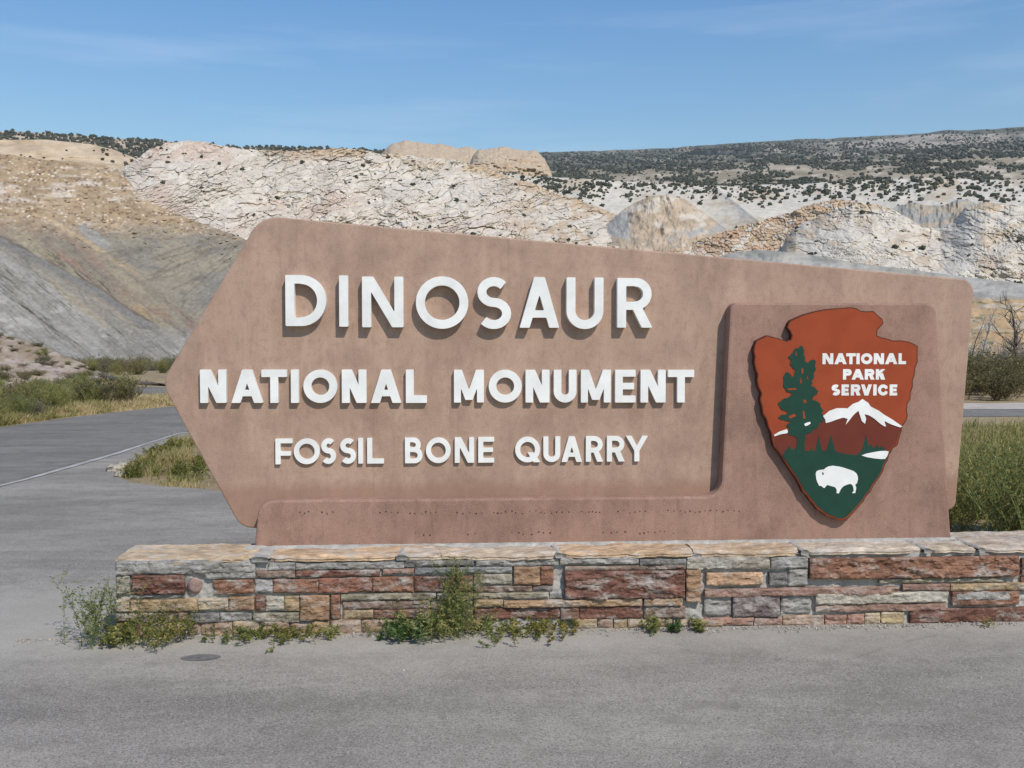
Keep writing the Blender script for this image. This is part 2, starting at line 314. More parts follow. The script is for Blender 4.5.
# ---- main white slickrock ridge
WCREST = [(96, 190), (112, 180), (125, 167), (140, 157), (152, 148), (168, 142.5), (185, 141), (203, 142), (222, 146), (245, 149), (290, 151), (320, 150), (335, 147.5), (355, 149), (378, 153), (420, 157), (455, 160), (485, 167), (515, 178), (545, 188), (570, 197), (600, 208), (640, 226), (700, 250), (760, 275)]
def c_white(X, Y, v):
    rel, ck, ck2, a = slab_rock(X, Y, 15, 7.5, 1)
    pk = sst(-.05, .45, fbm(X/55, Y/30, 41)+.35*sst(330, 120, X)-.1)
    c = mixc(WHITE, PINKW, pk); c = mixc(c, (.62, .575, .49), sst(.5, .8, a)*.6)
    tan = sst(.84, 1.0, v)*sst(230, 300, X)*sst(.1, -.3, fbm(X/25, Y/8, 44)-.15); c = mixc(c, (.50, .36, .22), tan*.85)
    low = sst(470, 560, X)*sst(.0, .35, fbm(X/12, Y/7, 46)+.1); c = mixc(c, (.48, .35, .22), low*.7)
    k = np.clip(ck*.6+ck2*.5, 0, 1); c = c*(.9+.2*a)[..., None]; return mixc(c, (.17, .14, .10), k*.54)  # soil-dark cracks, with crack and ledge shade painted in as well
def r_white(X, Y, v):
    rel, ck, ck2, a = slab_rock(X, Y, 15, 7.5, 1, 3.2); return rel+22*fbm(X/70, Y/35, 12)+3*fbm(X/9, Y/5, 13)
white = hill('white_slickrock_ridge', 96, 760, 1500, WCREST, [(96, 196), (130, 198), (190, 222), (260, 262), (760, 292)], [(96, 700), (200, 760), (760, 700)], [(96, 625), (200, 600), (300, 560), (760, 540)], 330,
             r_white, c_white, M_rock, 1.0, cw=lambda X: 1.3*fbm(X/7, X*0, 39)+.8*fbm(X/2.5, X*0, 42), back=.1)
# ---- right: pale slopes below the juniper belt
def c_pale(X, Y, v):
    n = fbm(X/45, Y/14, 51); n2 = fbm(X/20, Y/5, 52); c = mixc((.58, .53, .44), (.50, .42, .31), sst(.1, .5, n)); return mixc(c, (.50, .40, .27), sst(.2, .45, n2)*.6*sst(215, 185, Y))
def spur(X, Y, x0, y0, x1, y1, w, amp):
    t = np.clip(((X-x0)*(x1-x0)+(Y-y0)*(y1-y0))/((x1-x0)**2+(y1-y0)**2), 0, 1); d = np.hypot(X-(x0+t*(x1-x0)), Y-(y0+t*(y1-y0)))
    return -amp*np.exp(-(d/w))*sst(-.02, .12, 1-np.abs(t-.5)*2+.1)
pale = hill('pale_slopes', 500, 1290, 800, [(500, 172), (560, 178), (640, 182), (720, 186), (800, 184), (900, 178), (1000, 180), (1290, 176)], [(500, 262), (1290, 262)], 1050, 700, 140,
            lambda X, Y, v: 12*fbm(X/40, Y/22, 50)+5*fbm(X/9, Y/5, 51)+spur(X, Y, 715, 186, 765, 226, 9, 30)+spur(X, Y, 590, 186, 560, 215, 14, 25), c_pale, M_terr, cw=lambda X: 1.2*fbm(X/20, X*0, 53))
# ---- cone shaped spur
def c_cone(X, Y, v):
    c = mixc((.40, .315, .22), (.49, .385, .275), sst(-.2, .3, fbm(X/7, Y/5, 61))); c = mixc(c, (.64, .59, .50), sst(.05, .4, fbm(X/14, Y/8, 66))*.6)
    g = sst(0, .3, fbm(X/16, Y/12, 62)+.9*np.exp(-((X-692)/22)**2-((Y-236)/12)**2)+.8*np.exp(-((X-622)/13)**2-((Y-222)/14)**2)-.45)
    return mixc(c, (.37, .355, .32), g)
hill('shale_cone', 585, 745, 380, [(585, 242), (605, 225), (625, 208), (638, 201), (650, 196), (668, 194), (684, 199), (702, 211), (722, 226), (745, 246)], [(585, 268), (745, 272)], 690, 600, 90,
     lambda X, Y, v: 11*fbm(X/18, Y/30, 60)+2*fbm(X/6, Y/6, 67)+5*np.abs(fbm((X-655)/(6+.25*(Y-185).clip(0)), Y/40, 63))+2*fbm(X/4, Y/4, 65), c_cone, M_terr, cw=lambda X: .8*fbm(X/5, X*0, 64))
# ---- tan rubble band
def c_rub(X, Y, v):
    e, a, b, px, py = voro(X/5+2*fbm(X/12, Y/12, 73), Y/3.4, 71); c = mixc((.52, .37, .22), (.60, .47, .34), a); c = mixc(c, (.64, .58, .48), sst(.65, .8, b)); c = mixc(c, (.50, .30, .17), sst(.0, .4, fbm(X/20, Y/8, 72))*.6)
    return mixc(c, (.14, .10, .06), (1-sst(.02, .16, e))*.6*sst(.3, .7, vn(X/9, Y/9, 74)))
def r_rub(X, Y, v):
    e, a, b, px, py = voro(X/5+2*fbm(X/12, Y/12, 73), Y/3.4, 71); return 8*fbm(X/25, Y/15, 70)-1.6*a+1.8*(1-sst(0, .2, e))+((a-.5)*px+(b-.5)*py)*2.6
rub = hill('tan_rubble_slope', 560, 900, 800, [(560, 250), (600, 246), (640, 245), (690, 243), (705, 238), (730, 230), (760, 221), (785, 214), (810, 205), (835, 199), (860, 202), (900, 214)], [(560, 285), (900, 290)], 640, 560, 130,
           r_rub, c_rub, M_rock, cw=lambda X: 1.3*fbm(X/6, X*0, 75)+.7*fbm(X/2, X*0, 76))
# ---- grey shale gap between the right slabs
hill('grey_shale_knoll', 880, 985, 200, [(880, 214), (900, 205), (915, 202), (930, 206), (945, 205), (958, 199), (968, 200), (985, 208)], [(880, 235), (985, 235)], 640, 580, 60,
     lambda X, Y, v: 12*fbm(X/10, Y/20, 80), lambda X, Y, v: mixc((.33, .315, .275), (.42, .34, .24), sst(-.1, .25, fbm(X/14+Y/9, Y/5, 81))), M_terr, cw=lambda X: .6*fbm(X/5, X*0, 82))
# ---- right white slabs
def c_rs(X, Y, v):
    rel, ck, ck2, a = slab_rock(X, Y, 13, 7, 91, slope=-.22); c = mixc((.61, .55, .455), (.55, .45, .335), sst(.0, .4, fbm(X/30, Y/14, 92))); c = mixc(c, (.54, .43, .30), sst(.32, .6, fbm(X/22, Y/9, 93)+.35*sst(.8, 1, v)))
    c = c*(.9+.2*a)[..., None]; return mixc(c, (.17, .145, .11), np.clip(ck*.6+ck2*.5, 0, 1)*.72)  # crack soil plus painted shade in cracks and under ledges
def r_rs(X, Y, v):
    rel, ck, ck2, a = slab_rock(X, Y, 13, 7, 91, 1.9, slope=-.22); return rel+14*fbm(X/45, Y/20, 90)+2*fbm(X/8, Y/5, 94)
rslab = hill('right_slickrock', 772, 1290, 1150, [(772, 256), (782, 247), (787, 236), (796, 226), (812, 219), (830, 211), (850, 205), (872, 204), (890, 208), (905, 216), (922, 227), (940, 229), (952, 222), (965, 208), (985, 202), (1010, 204), (1040, 208), (1290, 196)], [(772, 268), (850, 275), (1024, 292), (1290, 300)], 560, 450, 200,
             r_rs, c_rs, M_rock, cw=lambda X: 1.0*fbm(X/6, X*0, 95)+.6*fbm(X/2, X*0, 96))
# ---- right shale apron then ochre grass slope
def c_ra(X, Y, v):
    n = fbm(X/40, Y/7, 101); c = mixc((.32, .30, .25), (.40, .375, .325), sst(-.2, .3, n))
    yy = Y-.0*X; o = sst(297, 302, yy+3*fbm(X/12, X*0, 102)); oc = mixc((.42, .30, .17), (.50, .33, .17), sst(-.2, .3, fbm(X/18, Y/3+X/30, 103))); oc = mixc(oc, (.50, .42, .30), sst(.1, .4, fbm(X/30, Y/2.5-X/40, 104))); oc = mixc(oc, (.17, .18, .09), sst(.3, .5, fbm(X/9, Y/3, 105)))
    return mixc(c, oc, o)
rap = hill('right_shale_apron', 660, 1290, 520, [(660, 272), (700, 262), (735, 252), (765, 250), (800, 253), (850, 262), (950, 275), (1024, 284), (1290, 300)], [(660, 352), (1290, 352)], 430, 170, 140,
           lambda X, Y, v: 18*fbm(X/30, Y/16, 100)+3*fbm(X/6, Y/5, 106), c_ra, M_terr, cw=lambda X: .5*fbm(X/12, X*0, 107))
# ---- left badlands hill: tan cap over grey shale
LC = [(-260, 146), (-60, 150), (0, 154), (50, 160), (90, 163), (115, 168), (128, 180), (142, 197), (165, 209), (190, 219), (215, 228), (240, 237), (300, 262), (420, 300), (560, 330)]
def ln(pts): return pl(pts)
A1 = ln([(-260, 175), (0, 204), (40, 216), (90, 246), (146, 281), (200, 322), (300, 345)])         # upper tan spur line
D1 = ln([(-260, 150), (0, 236), (50, 262), (100, 288), (133, 312), (166, 329), (220, 349), (400, 360)])     # dark gully line
L1 = ln([(-260, 190), (0, 250), (43, 276), (75, 302), (100, 322), (133, 349), (200, 372)])          # edge of the light grey spur
def r_left(X, Y, v):
    g = np.zeros_like(X)
    dD = Y-D1(X); g += 6*np.exp(-(dD/7)**2); g += -14*np.exp(-((Y-D1(X)-26)/20)**2)
    dA = Y-A1(X); g += -7*np.exp(-((dA+2)/9)**2); g += 9*np.exp(-((Y-A1(X)+26)/18)**2)*sst(60, 100, X)
    low = sst(225, 262, Y-.15*X)
    dr = (X*.62-Y*.78)                                     # gullies running down to the right
    b0 = sst(95, 130, X)*sst(4, -6, dA); low = low*(1-.9*b0); g += -16*(1-2*np.abs(fbm(dr/34+.5*fbm(X/50, Y/50, 148), (X+Y)/260, 149, 2)))*low
    g += low*(6*np.abs(fbm(dr/9+.8*fbm(X/30, Y/30, 111), (X+Y)/120, 110))+3.2*np.abs(fbm(dr/3.2, (X+Y)/60, 112)))
    # fan of gullies in the bowl
    ang = np.arctan2(Y-215, X-300); rr_ = np.hypot(X-300, Y-215); b = sst(95, 130, X)*sst(4, -6, dA)
    g += b*(5*np.abs(fbm(ang*9, rr_/90, 113))+4.2*np.abs(fbm(ang*24, rr_/50, 114)))
    up = 1-sst(225, 262, Y-.15*X); e, a, c, px, py = voro(X/6, Y/3.5, 115); g += up*(4*fbm(X/28, Y/12, 116)+1.6*fbm(X/6, Y/4, 117)-1.5*sst(.75, .9, a)*sst(.5, .3, np.hypot(px, py)))
    return g
def c_left(X, Y, v):
    n = fbm(X/30, Y/14, 120); dr = (X*.62-Y*.78); s = fbm(dr/7, (X+Y)/90, 121); f = fbm(X/5, Y/3, 125)
    tan = mixc(TAN, (.45, .35, .24), sst(-.3, .3, n)); tan = mixc(tan, (.60, .53, .45), sst(.0, .35, fbm(X/30, Y/4, 122)+.5*np.exp(-((Y-190-.02*X)/7)**2)-.25)); tan = mixc(tan, (.42, .28, .165), sst(.1, .4, fbm(X/16, Y/5, 123)-.15)*.6); tan = mixc(tan, (.25, .18, .12), sst(.15, .45, fbm(X/5, Y/2.2, 147, 4))*.7)
    e, a, b, px, py = voro(X/4, Y/2.6, 124); tan = mixc(tan, (.13, .085, .06), sst(.86, .9, a)*sst(.42, .3, np.hypot(px, py))*.75); tan = mixc(tan, (.72, .64, .54), sst(.84, .9, b)*sst(.4, .3, np.hypot(px, py))*.8)
    ol = mixc((.345, .305, .225), (.27, .235, .19), sst(-.25, .25, s)); ol = mixc(ol, (.35, .26, .20), sst(.1, .4, fbm(dr/4, (X+Y)/70, 126))*.7)
    gr = mixc((.40, .385, .35), (.32, .305, .27), sst(-.3, .3, s)); gr = mixc(gr, (.48, .465, .42), sst(.1, .4, n+.3*f))
    tr = sst(212, 244, Y-.0*X+9*fbm(X/18, Y/10, 127)+8*f-.06*(X-60)-.0)
    c = mixc(tan, ol, tr)
    bowl = sst(85, 100, X+4*f)*sst(6, -4, Y-A1(X)); c = mixc(c, mixc((.335, .30, .235), (.275, .26, .225), sst(-.2, .3, n+.4*s)), bowl*tr)
    gp = np.exp(-(((X-95)*.8+(Y-238)*.6)/26)**2-((-(X-95)*.6+(Y-238)*.8)/7)**2); c = mixc(c, (.36, .36, .34), sst(.35, .7, gp+.35*f)*.8)
    band = sst(-1, 3, Y-D1(X))*sst(16, 8, Y-D1(X)+.02*X+5*s); c = mixc(c, (.255, .25, .235), band*sst(180, 140, X)*.9)  # grey shale bed, with the spur's shaded side painted into it
    mid = sst(8, 15, Y-D1(X)+5*s); c = mixc(c, mixc((.42, .37, .28), (.35, .33, .28), sst(-.2, .3, s)), mid*.8)
    lg = sst(-4, 5, Y-L1(X)+6*s); c = mixc(c, gr, lg)
    c = mixc(c, gr*.95, sst(322, 342, Y+6*f)*.85)
    org = np.exp(-(((X-143)*.86+(Y-312)*.5)/18)**2-((-(X-143)*.5+(Y-312)*.86)/4.0)**2); c = mixc(c, (.40, .285, .17), sst(.3, .9, org+.5*f)*.75)
    rust = np.exp(-(((Y-D1(X)+13+4*f))/5)**2)*sst(.0, .3, fbm(X/12, Y/30, 128)+.1); c = mixc(c, (.36, .22, .15), rust*.55)
    ri = np.exp(-((Y-A1(X)+2+3*f)/3.0)**2)*sst(30, 60, X)*sst(150, 120, X); c = mixc(c, (.56, .43, .27), ri*.75)
    dk = np.exp(-((Y-D1(X)+1.2*f)/1.4)**2)*sst(190, 150, X)*sst(-.2, .1, s+.2); c = mixc(c, (.15, .125, .10), dk*.7)  # gully line darkened in the colour as painted shade
    gl = np.abs(fbm(np.arctan2(Y-215, X-300)*14, np.hypot(X-300, Y-215)/60, 132)); c = mixc(c, (.20, .175, .145), (1-sst(0, .14, gl))*bowl*tr*.65)  # shade of the bowl gullies painted as dark lines
    g2 = np.abs(fbm(dr/6+.8*fbm(X/30, Y/30, 133), (X+Y)/110, 134)); c = mixc(c, (.21, .19, .165), (1-sst(0, .09, g2))*(1-bowl)*tr*.6)  # gullies outside the bowl get painted shade lines too
    c = c*(np.array([.93, .89, .82])*(1-.05*tr[..., None]))*(1+.24*fbm(X/2.2, Y/1.6, 131, 3))[..., None]
    return c
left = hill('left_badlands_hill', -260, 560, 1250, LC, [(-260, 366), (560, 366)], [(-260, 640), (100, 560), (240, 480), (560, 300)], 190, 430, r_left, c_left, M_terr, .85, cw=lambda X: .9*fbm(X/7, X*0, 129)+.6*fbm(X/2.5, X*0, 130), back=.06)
# ---- near left foot slope with pinkish soil
def c_fs(X, Y, v):
    n = fbm(X/18, Y/7, 140); c = mixc((.34, .26, .175), (.43, .345, .265), sst(-.3, .3, n)); c = mixc(c, (.47, .385, .33), sst(.1, .35, fbm(X/14, Y/4, 141))); c = mixc(c, (.40, .29, .13), sst(.35, .1, v)*sst(70, 20, X)*.8)
    return mixc(c, (.22, .14, .11), sst(.25, .45, fbm(X/7, Y/2.2, 142))*.7)
foot = hill('roadside_slope', -260, 172, 300, [(-260, 262), (-80, 318), (0, 334), (20, 340), (42, 346), (62, 355), (84, 364), (104, 374), (125, 381), (150, 386), (172, 389)], [(-260, 425), (60, 412), (130, 397), (172, 392)], [(-260, 80), (0, 62), (172, 48)], [(-260, 22), (0, 26), (172, 40)], 90,
            lambda X, Y, v: 1.6*fbm(X/18, Y/9, 143)+.5*fbm(X/5, Y/3, 144), c_fs, M_terr, cw=lambda X: .7*fbm(X/6, X*0, 145), back=.1)

# ================================================================== ROADS AND LOT
def sheet(name, pts3, z, mat):
    pts = [Vector((p[0], p[1], 0)) for p in pts3]; tris = tessellate_polygon([pts])
    me = bpy.data.meshes.new(name); me.from_pydata([(p.x, p.y, z) for p in pts], [], [tuple(t) for t in tris])
    bm = bmesh.new(); bm.from_mesh(me); bmesh.ops.recalc_face_normals(bm, faces=bm.faces)
    for f in bm.faces:
        if f.normal.z < 0: f.normal_flip()
    bm.to_mesh(me); bm.free(); return tag(link(name, me, mat), kind='structure')
def gp(x, y): p = on_ground(np.array(x), np.array(y)); return (float(p[0]), float(p[1]))
def jag(pts, amp, step=.25, seed=0):
    rnd = random.Random(seed); o = []
    for a, b in zip(pts[:-1], pts[1:]):
        L = math.dist(a, b); n = max(1, int(L/step))
        for k in range(n):
            t = k/n; o.append((a[0]+(b[0]-a[0])*t+rnd.uniform(-amp, amp), a[1]+(b[1]-a[1])*t+rnd.uniform(-amp, amp)))
    o.append(pts[-1]); return o
isl_tip = [gp(222, 491), gp(200, 489.5), gp(160, 487), (gp(130, 483)), gp(119, 478), gp(122, 468), gp(140, 456), gp(160, 447), gp(186, 436)]
lot_edge = jag([(60, 6.85), (14, 6.85), (5, 6.75), (2.6, 7.0), (0.5, 9.0), (-1.5, 10.6)]+isl_tip, .03, .3, 4)
lot = [(-60, -30), (60, -30)]+lot_edge+[gp(188, 426), gp(60, 452), gp(0, 466), gp(-200, 510), (-60, 4)]
sheet('parking_lot', lot, .004, M_lot)
# road: left branch sweeping away behind the sign and out to the right
def off(pts, d):
    o = []
    for i, p in enumerate(pts):
        a = pts[max(0, i-1)]; b = pts[min(len(pts)-1, i+1)]; n = Vector((b[0]-a[0], b[1]-a[1])).normalized(); o.append((p[0]-n.y*d, p[1]+n.x*d))
    return o
near = [gp(-400, 640), gp(-200, 545), gp(0, 486), gp(60, 468), gp(120, 451), gp(182, 432), (-3.5, 19.4), (2, 20.6), (9, 21.4), (20, 21.9), (45, 22.2), (90, 22.2)]
far = [gp(-400, 492), gp(-200, 454), gp(0, 427.5), gp(60, 419), gp(120, 412), gp(168, 407), (-3.8, 25.0), (2, 24.8), (9, 24.0), (20, 23.9), (45, 24.2), (90, 24.2)]
sheet('road', near+far[::-1], .008, M_road)
sheet('gravel_shoulder', jag([(6, 24.03), (9, 24.03), (20, 23.93), (45, 24.23), (90, 24.23)], .0, 3)+jag([(90, 27.2), (45, 27.2), (20, 26.6), (9, 26.4), (6, 26.2)], .12, .4, 3), .012, M_gravel)
ln0 = [gp(-60, 506), gp(0, 488), gp(30, 480.5), gp(60, 472), gp(90, 463.5), gp(120, 454.5), gp(150, 444.5), gp(182, 434), (-4.2, 19.2)]
ln0 = off(ln0, .03); sheet('edge_line', ln0+off(ln0, .075)[::-1], .0115, M_line)
# road beyond the bend
sheet('far_road', [gp(112, 388), gp(125, 386), gp(150, 387), gp(200, 389), gp(330, 392), gp(330, 398), gp(200, 397), gp(168, 396), gp(140, 393)], .006, M_road)
sheet('gravel_strip', jag([gp(-8, 400), gp(30, 396), gp(66, 396), gp(70, 400), gp(30, 405), gp(-8, 408)], .2, .8, 6), .014, M_gravel)
# round tar patch / cover on the lot
def disc(name, c, rx, ry, z, mat, n=40, seed=1):
    rnd = random.Random(seed); pts = [(c[0]+rx*math.cos(a)*rnd.uniform(.94, 1.04), c[1]+ry*math.sin(a)*rnd.uniform(.94, 1.04)) for a in [2*math.pi*k/n for k in range(n)]]
    return sheet(name, pts, z, mat)
M_tar = mat_plain('dark_tar', (.15, .145, .135), .85, 20, .2)
disc('tar_patch', gp(201, 658.5), .10, .055, .006, M_tar)

# ================================================================== SIGN
DW, DB = 5.52, 6.03          # wall front and back planes
DP, DS = 5.80, 5.90          # raised panel face, slab face
HW = .434
def w2(x, y, D): p = on_y(np.array(x), np.array(y), D); return (float(p[0]), float(p[2]))
def round_poly(pts, n=12):
    o = []; L = len(pts)
    for i in range(L):
        x, z, r = pts[i]; p = Vector((x, z)); a = Vector(pts[i-1][:2]); b = Vector(pts[(i+1) % L][:2])
        if r <= 0: o.append((x, z)); continue
        u = (a-p).normalized(); v = (b-p).normalized(); ang = u.angle(v); d = r/math.tan(ang/2); d = min(d, .45*(a-p).length, .45*(b-p).length); r2 = d*math.tan(ang/2)
        c = p+(u+v).normalized()*(r2/math.sin(ang/2)); s = p+u*d; e = p+v*d
        a0 = math.atan2(s.y-c.y, s.x-c.x); a1 = math.atan2(e.y-c.y, e.x-c.x); da = (a1-a0+math.pi) % (2*math.pi)-math.pi
        for k in range(n+1): t = a0+da*k/n; o.append((c.x+r2*math.cos(t), c.y+r2*math.sin(t)))
    return o
def prism(name, pts, yf, yb, mat, parent=None, bevel=0):
    """pts: outline in (x,z); front face at y=yf, back at y=yb"""
    P = [Vector((p[0], p[1], 0)) for p in pts]; tris = tessellate_polygon([P]); n = len(pts)
    v = [(p[0], yf, p[1]) for p in pts]+[(p[0], yb, p[1]) for p in pts]
    me = bpy.data.meshes.new(name); bm = bmesh.new(); bv = [bm.verts.new(c) for c in v]
    if bevel:
        bm.faces.new(bv[:n]); bm.faces.new(bv[n:][::-1])
    else:
        for t in tris:
            bm.faces.new([bv[i] for i in t]); bm.faces.new([bv[n+i] for i in t][::-1])
    for i in range(n): j = (i+1) % n; bm.faces.new((bv[i], bv[n+i], bv[n+j], bv[j]))
    bmesh.ops.recalc_face_normals(bm, faces=bm.faces)
    if bevel:
        ed = [e for e in bm.edges if (e.verts[0].index < n) == (e.verts[1].index < n) or True]
        bm.verts.index_update(); ed = [e for e in bm.edges if (e.verts[0].index < n and e.verts[1].index < n) or (e.verts[0].index >= n and e.verts[1].index >= n)]
        bmesh.ops.bevel(bm, geom=ed, offset=bevel, segments=2, affect='EDGES', profile=.5)
    bm.normal_update(); bm.to_mesh(me); bm.free(); return link(name, me, mat, parent)

cx0 = w2(560, 400, DP)[0]
sign = empty('monument_sign', (cx0, DP+.1, HW))
tag(sign, 'large arrow-shaped pinkish concrete entrance sign with raised white letters, standing on the stone wall', 'monument sign')
SM = Matrix.Translation(Vector((-cx0, -(DP+.1), -HW)))
def to_sign(o):
    o.data.transform(SM); o.parent = sign; return o
S = lambda x, y, r=0: (*w2(x, y, DS), r)
slab_pts = round_poly([S(261, 215.5, .17), S(975, 280, .085), S(955.5, 510, .055), S(241, 528.5, .12), S(161, 383, .15)], 14)
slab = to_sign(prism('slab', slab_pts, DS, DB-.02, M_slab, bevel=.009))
P_ = lambda x, y, r=0: (*w2(x, y, DP), r)
zb = HW-.01
pb = [P_(254.5, 549), P_(258.5, 500.5, .10), P_(721, 496.5, .10), P_(730.5, 302.5, .05), P_(936.5, 303, .07), P_(951.5, 541)]
pb[0] = (pb[0][0], zb, 0); pb[-1] = (pb[-1][0], zb, 0)
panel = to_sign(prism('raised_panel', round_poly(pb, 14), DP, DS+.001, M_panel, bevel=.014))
# stub that carries the slab behind the panel
foot_pts = [(pb[0][0]+.06, zb), (pb[0][0]+.06, w2(400, 520, DS)[1]), (pb[-1][0]-.06, w2(400, 520, DS)[1]), (pb[-1][0]-.06, zb)]
to_sign(prism('footing', foot_pts, DS+.004, DB-.05, M_panel))
# anchor holes of lettering that is gone, one scatter of small dark pits
M_pit = mat_plain('dark_pit', (.05, .04, .035), .9, 20, .2)
def pits():
    V, F = [], []; rnd = random.Random(3)
    def pit(x, y, r):
        X, Z = w2(x, y, DP); n = 6; b = len(V)
        for k in range(n): V.append((X+r*math.cos(k*math.pi/3), DP-.0015, Z+r*math.sin(k*math.pi/3)))
        F.append(tuple(range(b, b+n)))
    for a, b_ in ((300, 312), (322, 338), (380, 402), (410, 436), (457, 486), (494, 530), (536, 572), (582, 600), (618, 648), (668, 700), (705, 740)):
        x = a
        while x < b_: pit(x, 513+rnd.uniform(-1.4, 1.4)-(x-300)*.004, rnd.uniform(.003, .0055)); x += rnd.uniform(3.5, 7)
    for a, b_ in ((415, 430), (468, 476), (512, 552), (603, 628), (640, 655), (660, 676)):
        x = a
        while x < b_: pit(x, 534+rnd.uniform(-1.4, 1.4)-(x-415)*.006, rnd.uniform(.003, .0055)); x += rnd.uniform(4, 9)
    for f in F[:98]:
        c = [V[i] for i in f]; me = bpy.data.meshes.new('anchor_hole'); me.from_pydata(c, [], [tuple(range(6))]); to_sign(link('anchor_hole', me, M_pit))
pits()

# ---- letters as stroke fields
def box(x0, y0, x1, y1): return lambda x, y: np.maximum(np.maximum(x0-x, x-x1), np.maximum(y0-y, y-y1))
def poly(*pts):
    P = list(pts); a = sum(P[i][0]*P[(i+1) % len(P)][1]-P[(i+1) % len(P)][0]*P[i][1] for i in range(len(P)))
    if a < 0: P = P[::-1]
    def f(x, y):
        d = np.full(x.shape, -9.)
        for i in range(len(P)):
            (ax, ay), (bx, by) = P[i], P[(i+1) % len(P)]; L = math.hypot(bx-ax, by-ay); d = np.maximum(d, ((x-ax)*(by-ay)-(y-ay)*(bx-ax))/L)
        return d
    return f
def U(*fs): return lambda x, y: np.minimum.reduce([f(x, y) for f in fs])
def I(*fs): return lambda x, y: np.maximum.reduce([f(x, y) for f in fs])
def NOT(f): return lambda x, y: -f(x, y)
def ell(cx, cy, a, b): return lambda x, y: (np.sqrt(((x-cx)/a)**2+((y-cy)/b)**2)-1)*min(a, b)
def ring(cx, cy, a, b, s): return I(ell(cx, cy, a, b), NOT(ell(cx, cy, a-s, b-s)))
def path(pts, s):
    A = np.array(pts)
    def f(x, y):
        d = np.full(x.shape, 9.)
        for (ax, ay), (bx, by) in zip(A[:-1], A[1:]):
            vx, vy = bx-ax, by-ay; t = np.clip(((x-ax)*vx+(y-ay)*vy)/(vx*vx+vy*vy), 0, 1); d = np.minimum(d, np.hypot(x-ax-t*vx, y-ay-t*vy))
        r = d-s/2
        for (e, q) in ((A[0], A[1]), (A[-1], A[-2])):          # butt ends
            n = (e-q)/np.linalg.norm(e-q); pl_ = (x-e[0])*n[0]+(y-e[1])*n[1]; r = np.where(np.hypot(x-e[0], y-e[1]) < s*.75, np.maximum(r, pl_), r)
        return r
    return f
def glyph(ch, w, s):
    T = 1.0
    if ch == 'I': return box(0, 0, w, 1)
    if ch == 'D':
        b = .5; a = min(w*.62, .56); cx = w-a
        return I(box(0, 0, w, 1), U(box(0, 0, s, 1), box(0, 0, cx, s*.95), box(0, 1-s*.95, cx, 1), I(ring(cx, .5, a, .5, s), box(cx-.01, -1, 9, 2))))
    if ch == 'O': return ring(w/2, .5, w/2, .5, s)
    if ch == 'Q': return U(ring(w/2, .5, w/2, .5, s), poly((w*.50, .38), (w*.50+s*1.25, .38), (w*1.02, -.0), (w*1.02-s*1.35, -.0)))
    if ch == 'C': return I(ring(w*.56, .5, w*.56, .5, s), NOT(poly((w*.56, .5), (w*2.2, 1.05), (w*2.2, -.05))), box(0, 0, w, 1))
    if ch == 'N':
        h = s*1.25; return U(box(0, 0, s, 1), box(w-s, 0, w, 1), poly((0, 1), (h, 1), (w, 0), (w-h, 0)))
    if ch == 'M':
        s1 = s*.92; h = s*1.05; return U(box(0, 0, s1, 1), box(w-s1, 0, w, 1), poly((0, 1), (h, 1), (w/2+h*.45, .08), (w/2-h*.45, .08)), poly((w-h, 1), (w, 1), (w/2+h*.45, .08), (w/2-h*.45, .08)))
    if ch in 'AV':
        h = s*1.12; t = s*.6
        g = [poly((0, 0), (h, 0), (w/2+t, 1), (w/2-t, 1)), poly((w-h, 0), (w, 0), (w/2+t, 1), (w/2-t, 1))]
        if ch == 'V': f = U(*g); return lambda x, y: f(x, 1-y)
        return U(*g, I(box(0, .2, w, .2+s*.82), poly((0, 0), (w, 0), (w/2, 1.1))))
    if ch == 'T': return U(box(0, 1-s*.95, w, 1), box(w/2-s/2, 0, w/2+s/2, 1))
    if ch == 'L': return U(box(0, 0, s, 1), box(0, 0, w, s*.95))
    if ch == 'E': return U(box(0, 0, s, 1), box(0, 0, w, s*.9), box(0, 1-s*.9, w, 1), box(0, .5-s*.42, w*.93, .5+s*.42))
    if ch == 'F': return U(box(0, 0, s, 1), box(0, 1-s*.9, w, 1), box(0, .42-s*.42, w*.9, .42+s*.42))
    if ch == 'U':
        b = w/2; return U(box(0, b, s, 1), box(w-s, b, w, 1), I(ring(w/2, b, w/2, b, s), box(-1, -1, 9, b+.01)))
    if ch in 'PR':
        y0 = .36 if ch == 'R' else .38; c = (1+y0)/2; b = (1-y0)/2; cx = w*(.97 if ch == 'R' else 1)-b*1.0
        g = [box(0, 0, s, 1), box(0, 1-s*.9, cx, 1), box(0, y0, cx, y0+s*.9), I(ring(cx, c, b, b, s*.95), box(cx-.01, -1, 9, 2))]
        if ch == 'R': g.append(poly((w*.40, y0+s*.4), (w*.40+s*1.15, y0+s*.4), (w, 0), (w-s*1.2, 0)))
        return U(*g)
    if ch == 'B':
        m = .53; b1 = (1-m+s*.45)/2; c1 = 1-b1; b2 = (m+s*.45)/2; x1 = w*.9-b1; x2 = w-b2
        return U(box(0, 0, s, 1), box(0, 1-s*.9, x1, 1), box(0, m-s*.45, x1, m+s*.45), box(0, 0, x2, s*.9), I(ring(x1, c1, b1, b1, s*.95), box(x1-.01, -1, 9, 2)), I(ring(x2, b2, b2, b2, s*.95), box(x2-.01, -1, 9, 2)))
    if ch == 'Y':
        h = s*1.15; return U(box(w/2-s/2, 0, w/2+s/2, .48), poly((0, 1), (h, 1), (w/2+s*.5, .42), (w/2-s*.5, .42)), poly((w-h, 1), (w, 1), (w/2+s*.5, .42), (w/2-s*.5, .42)))
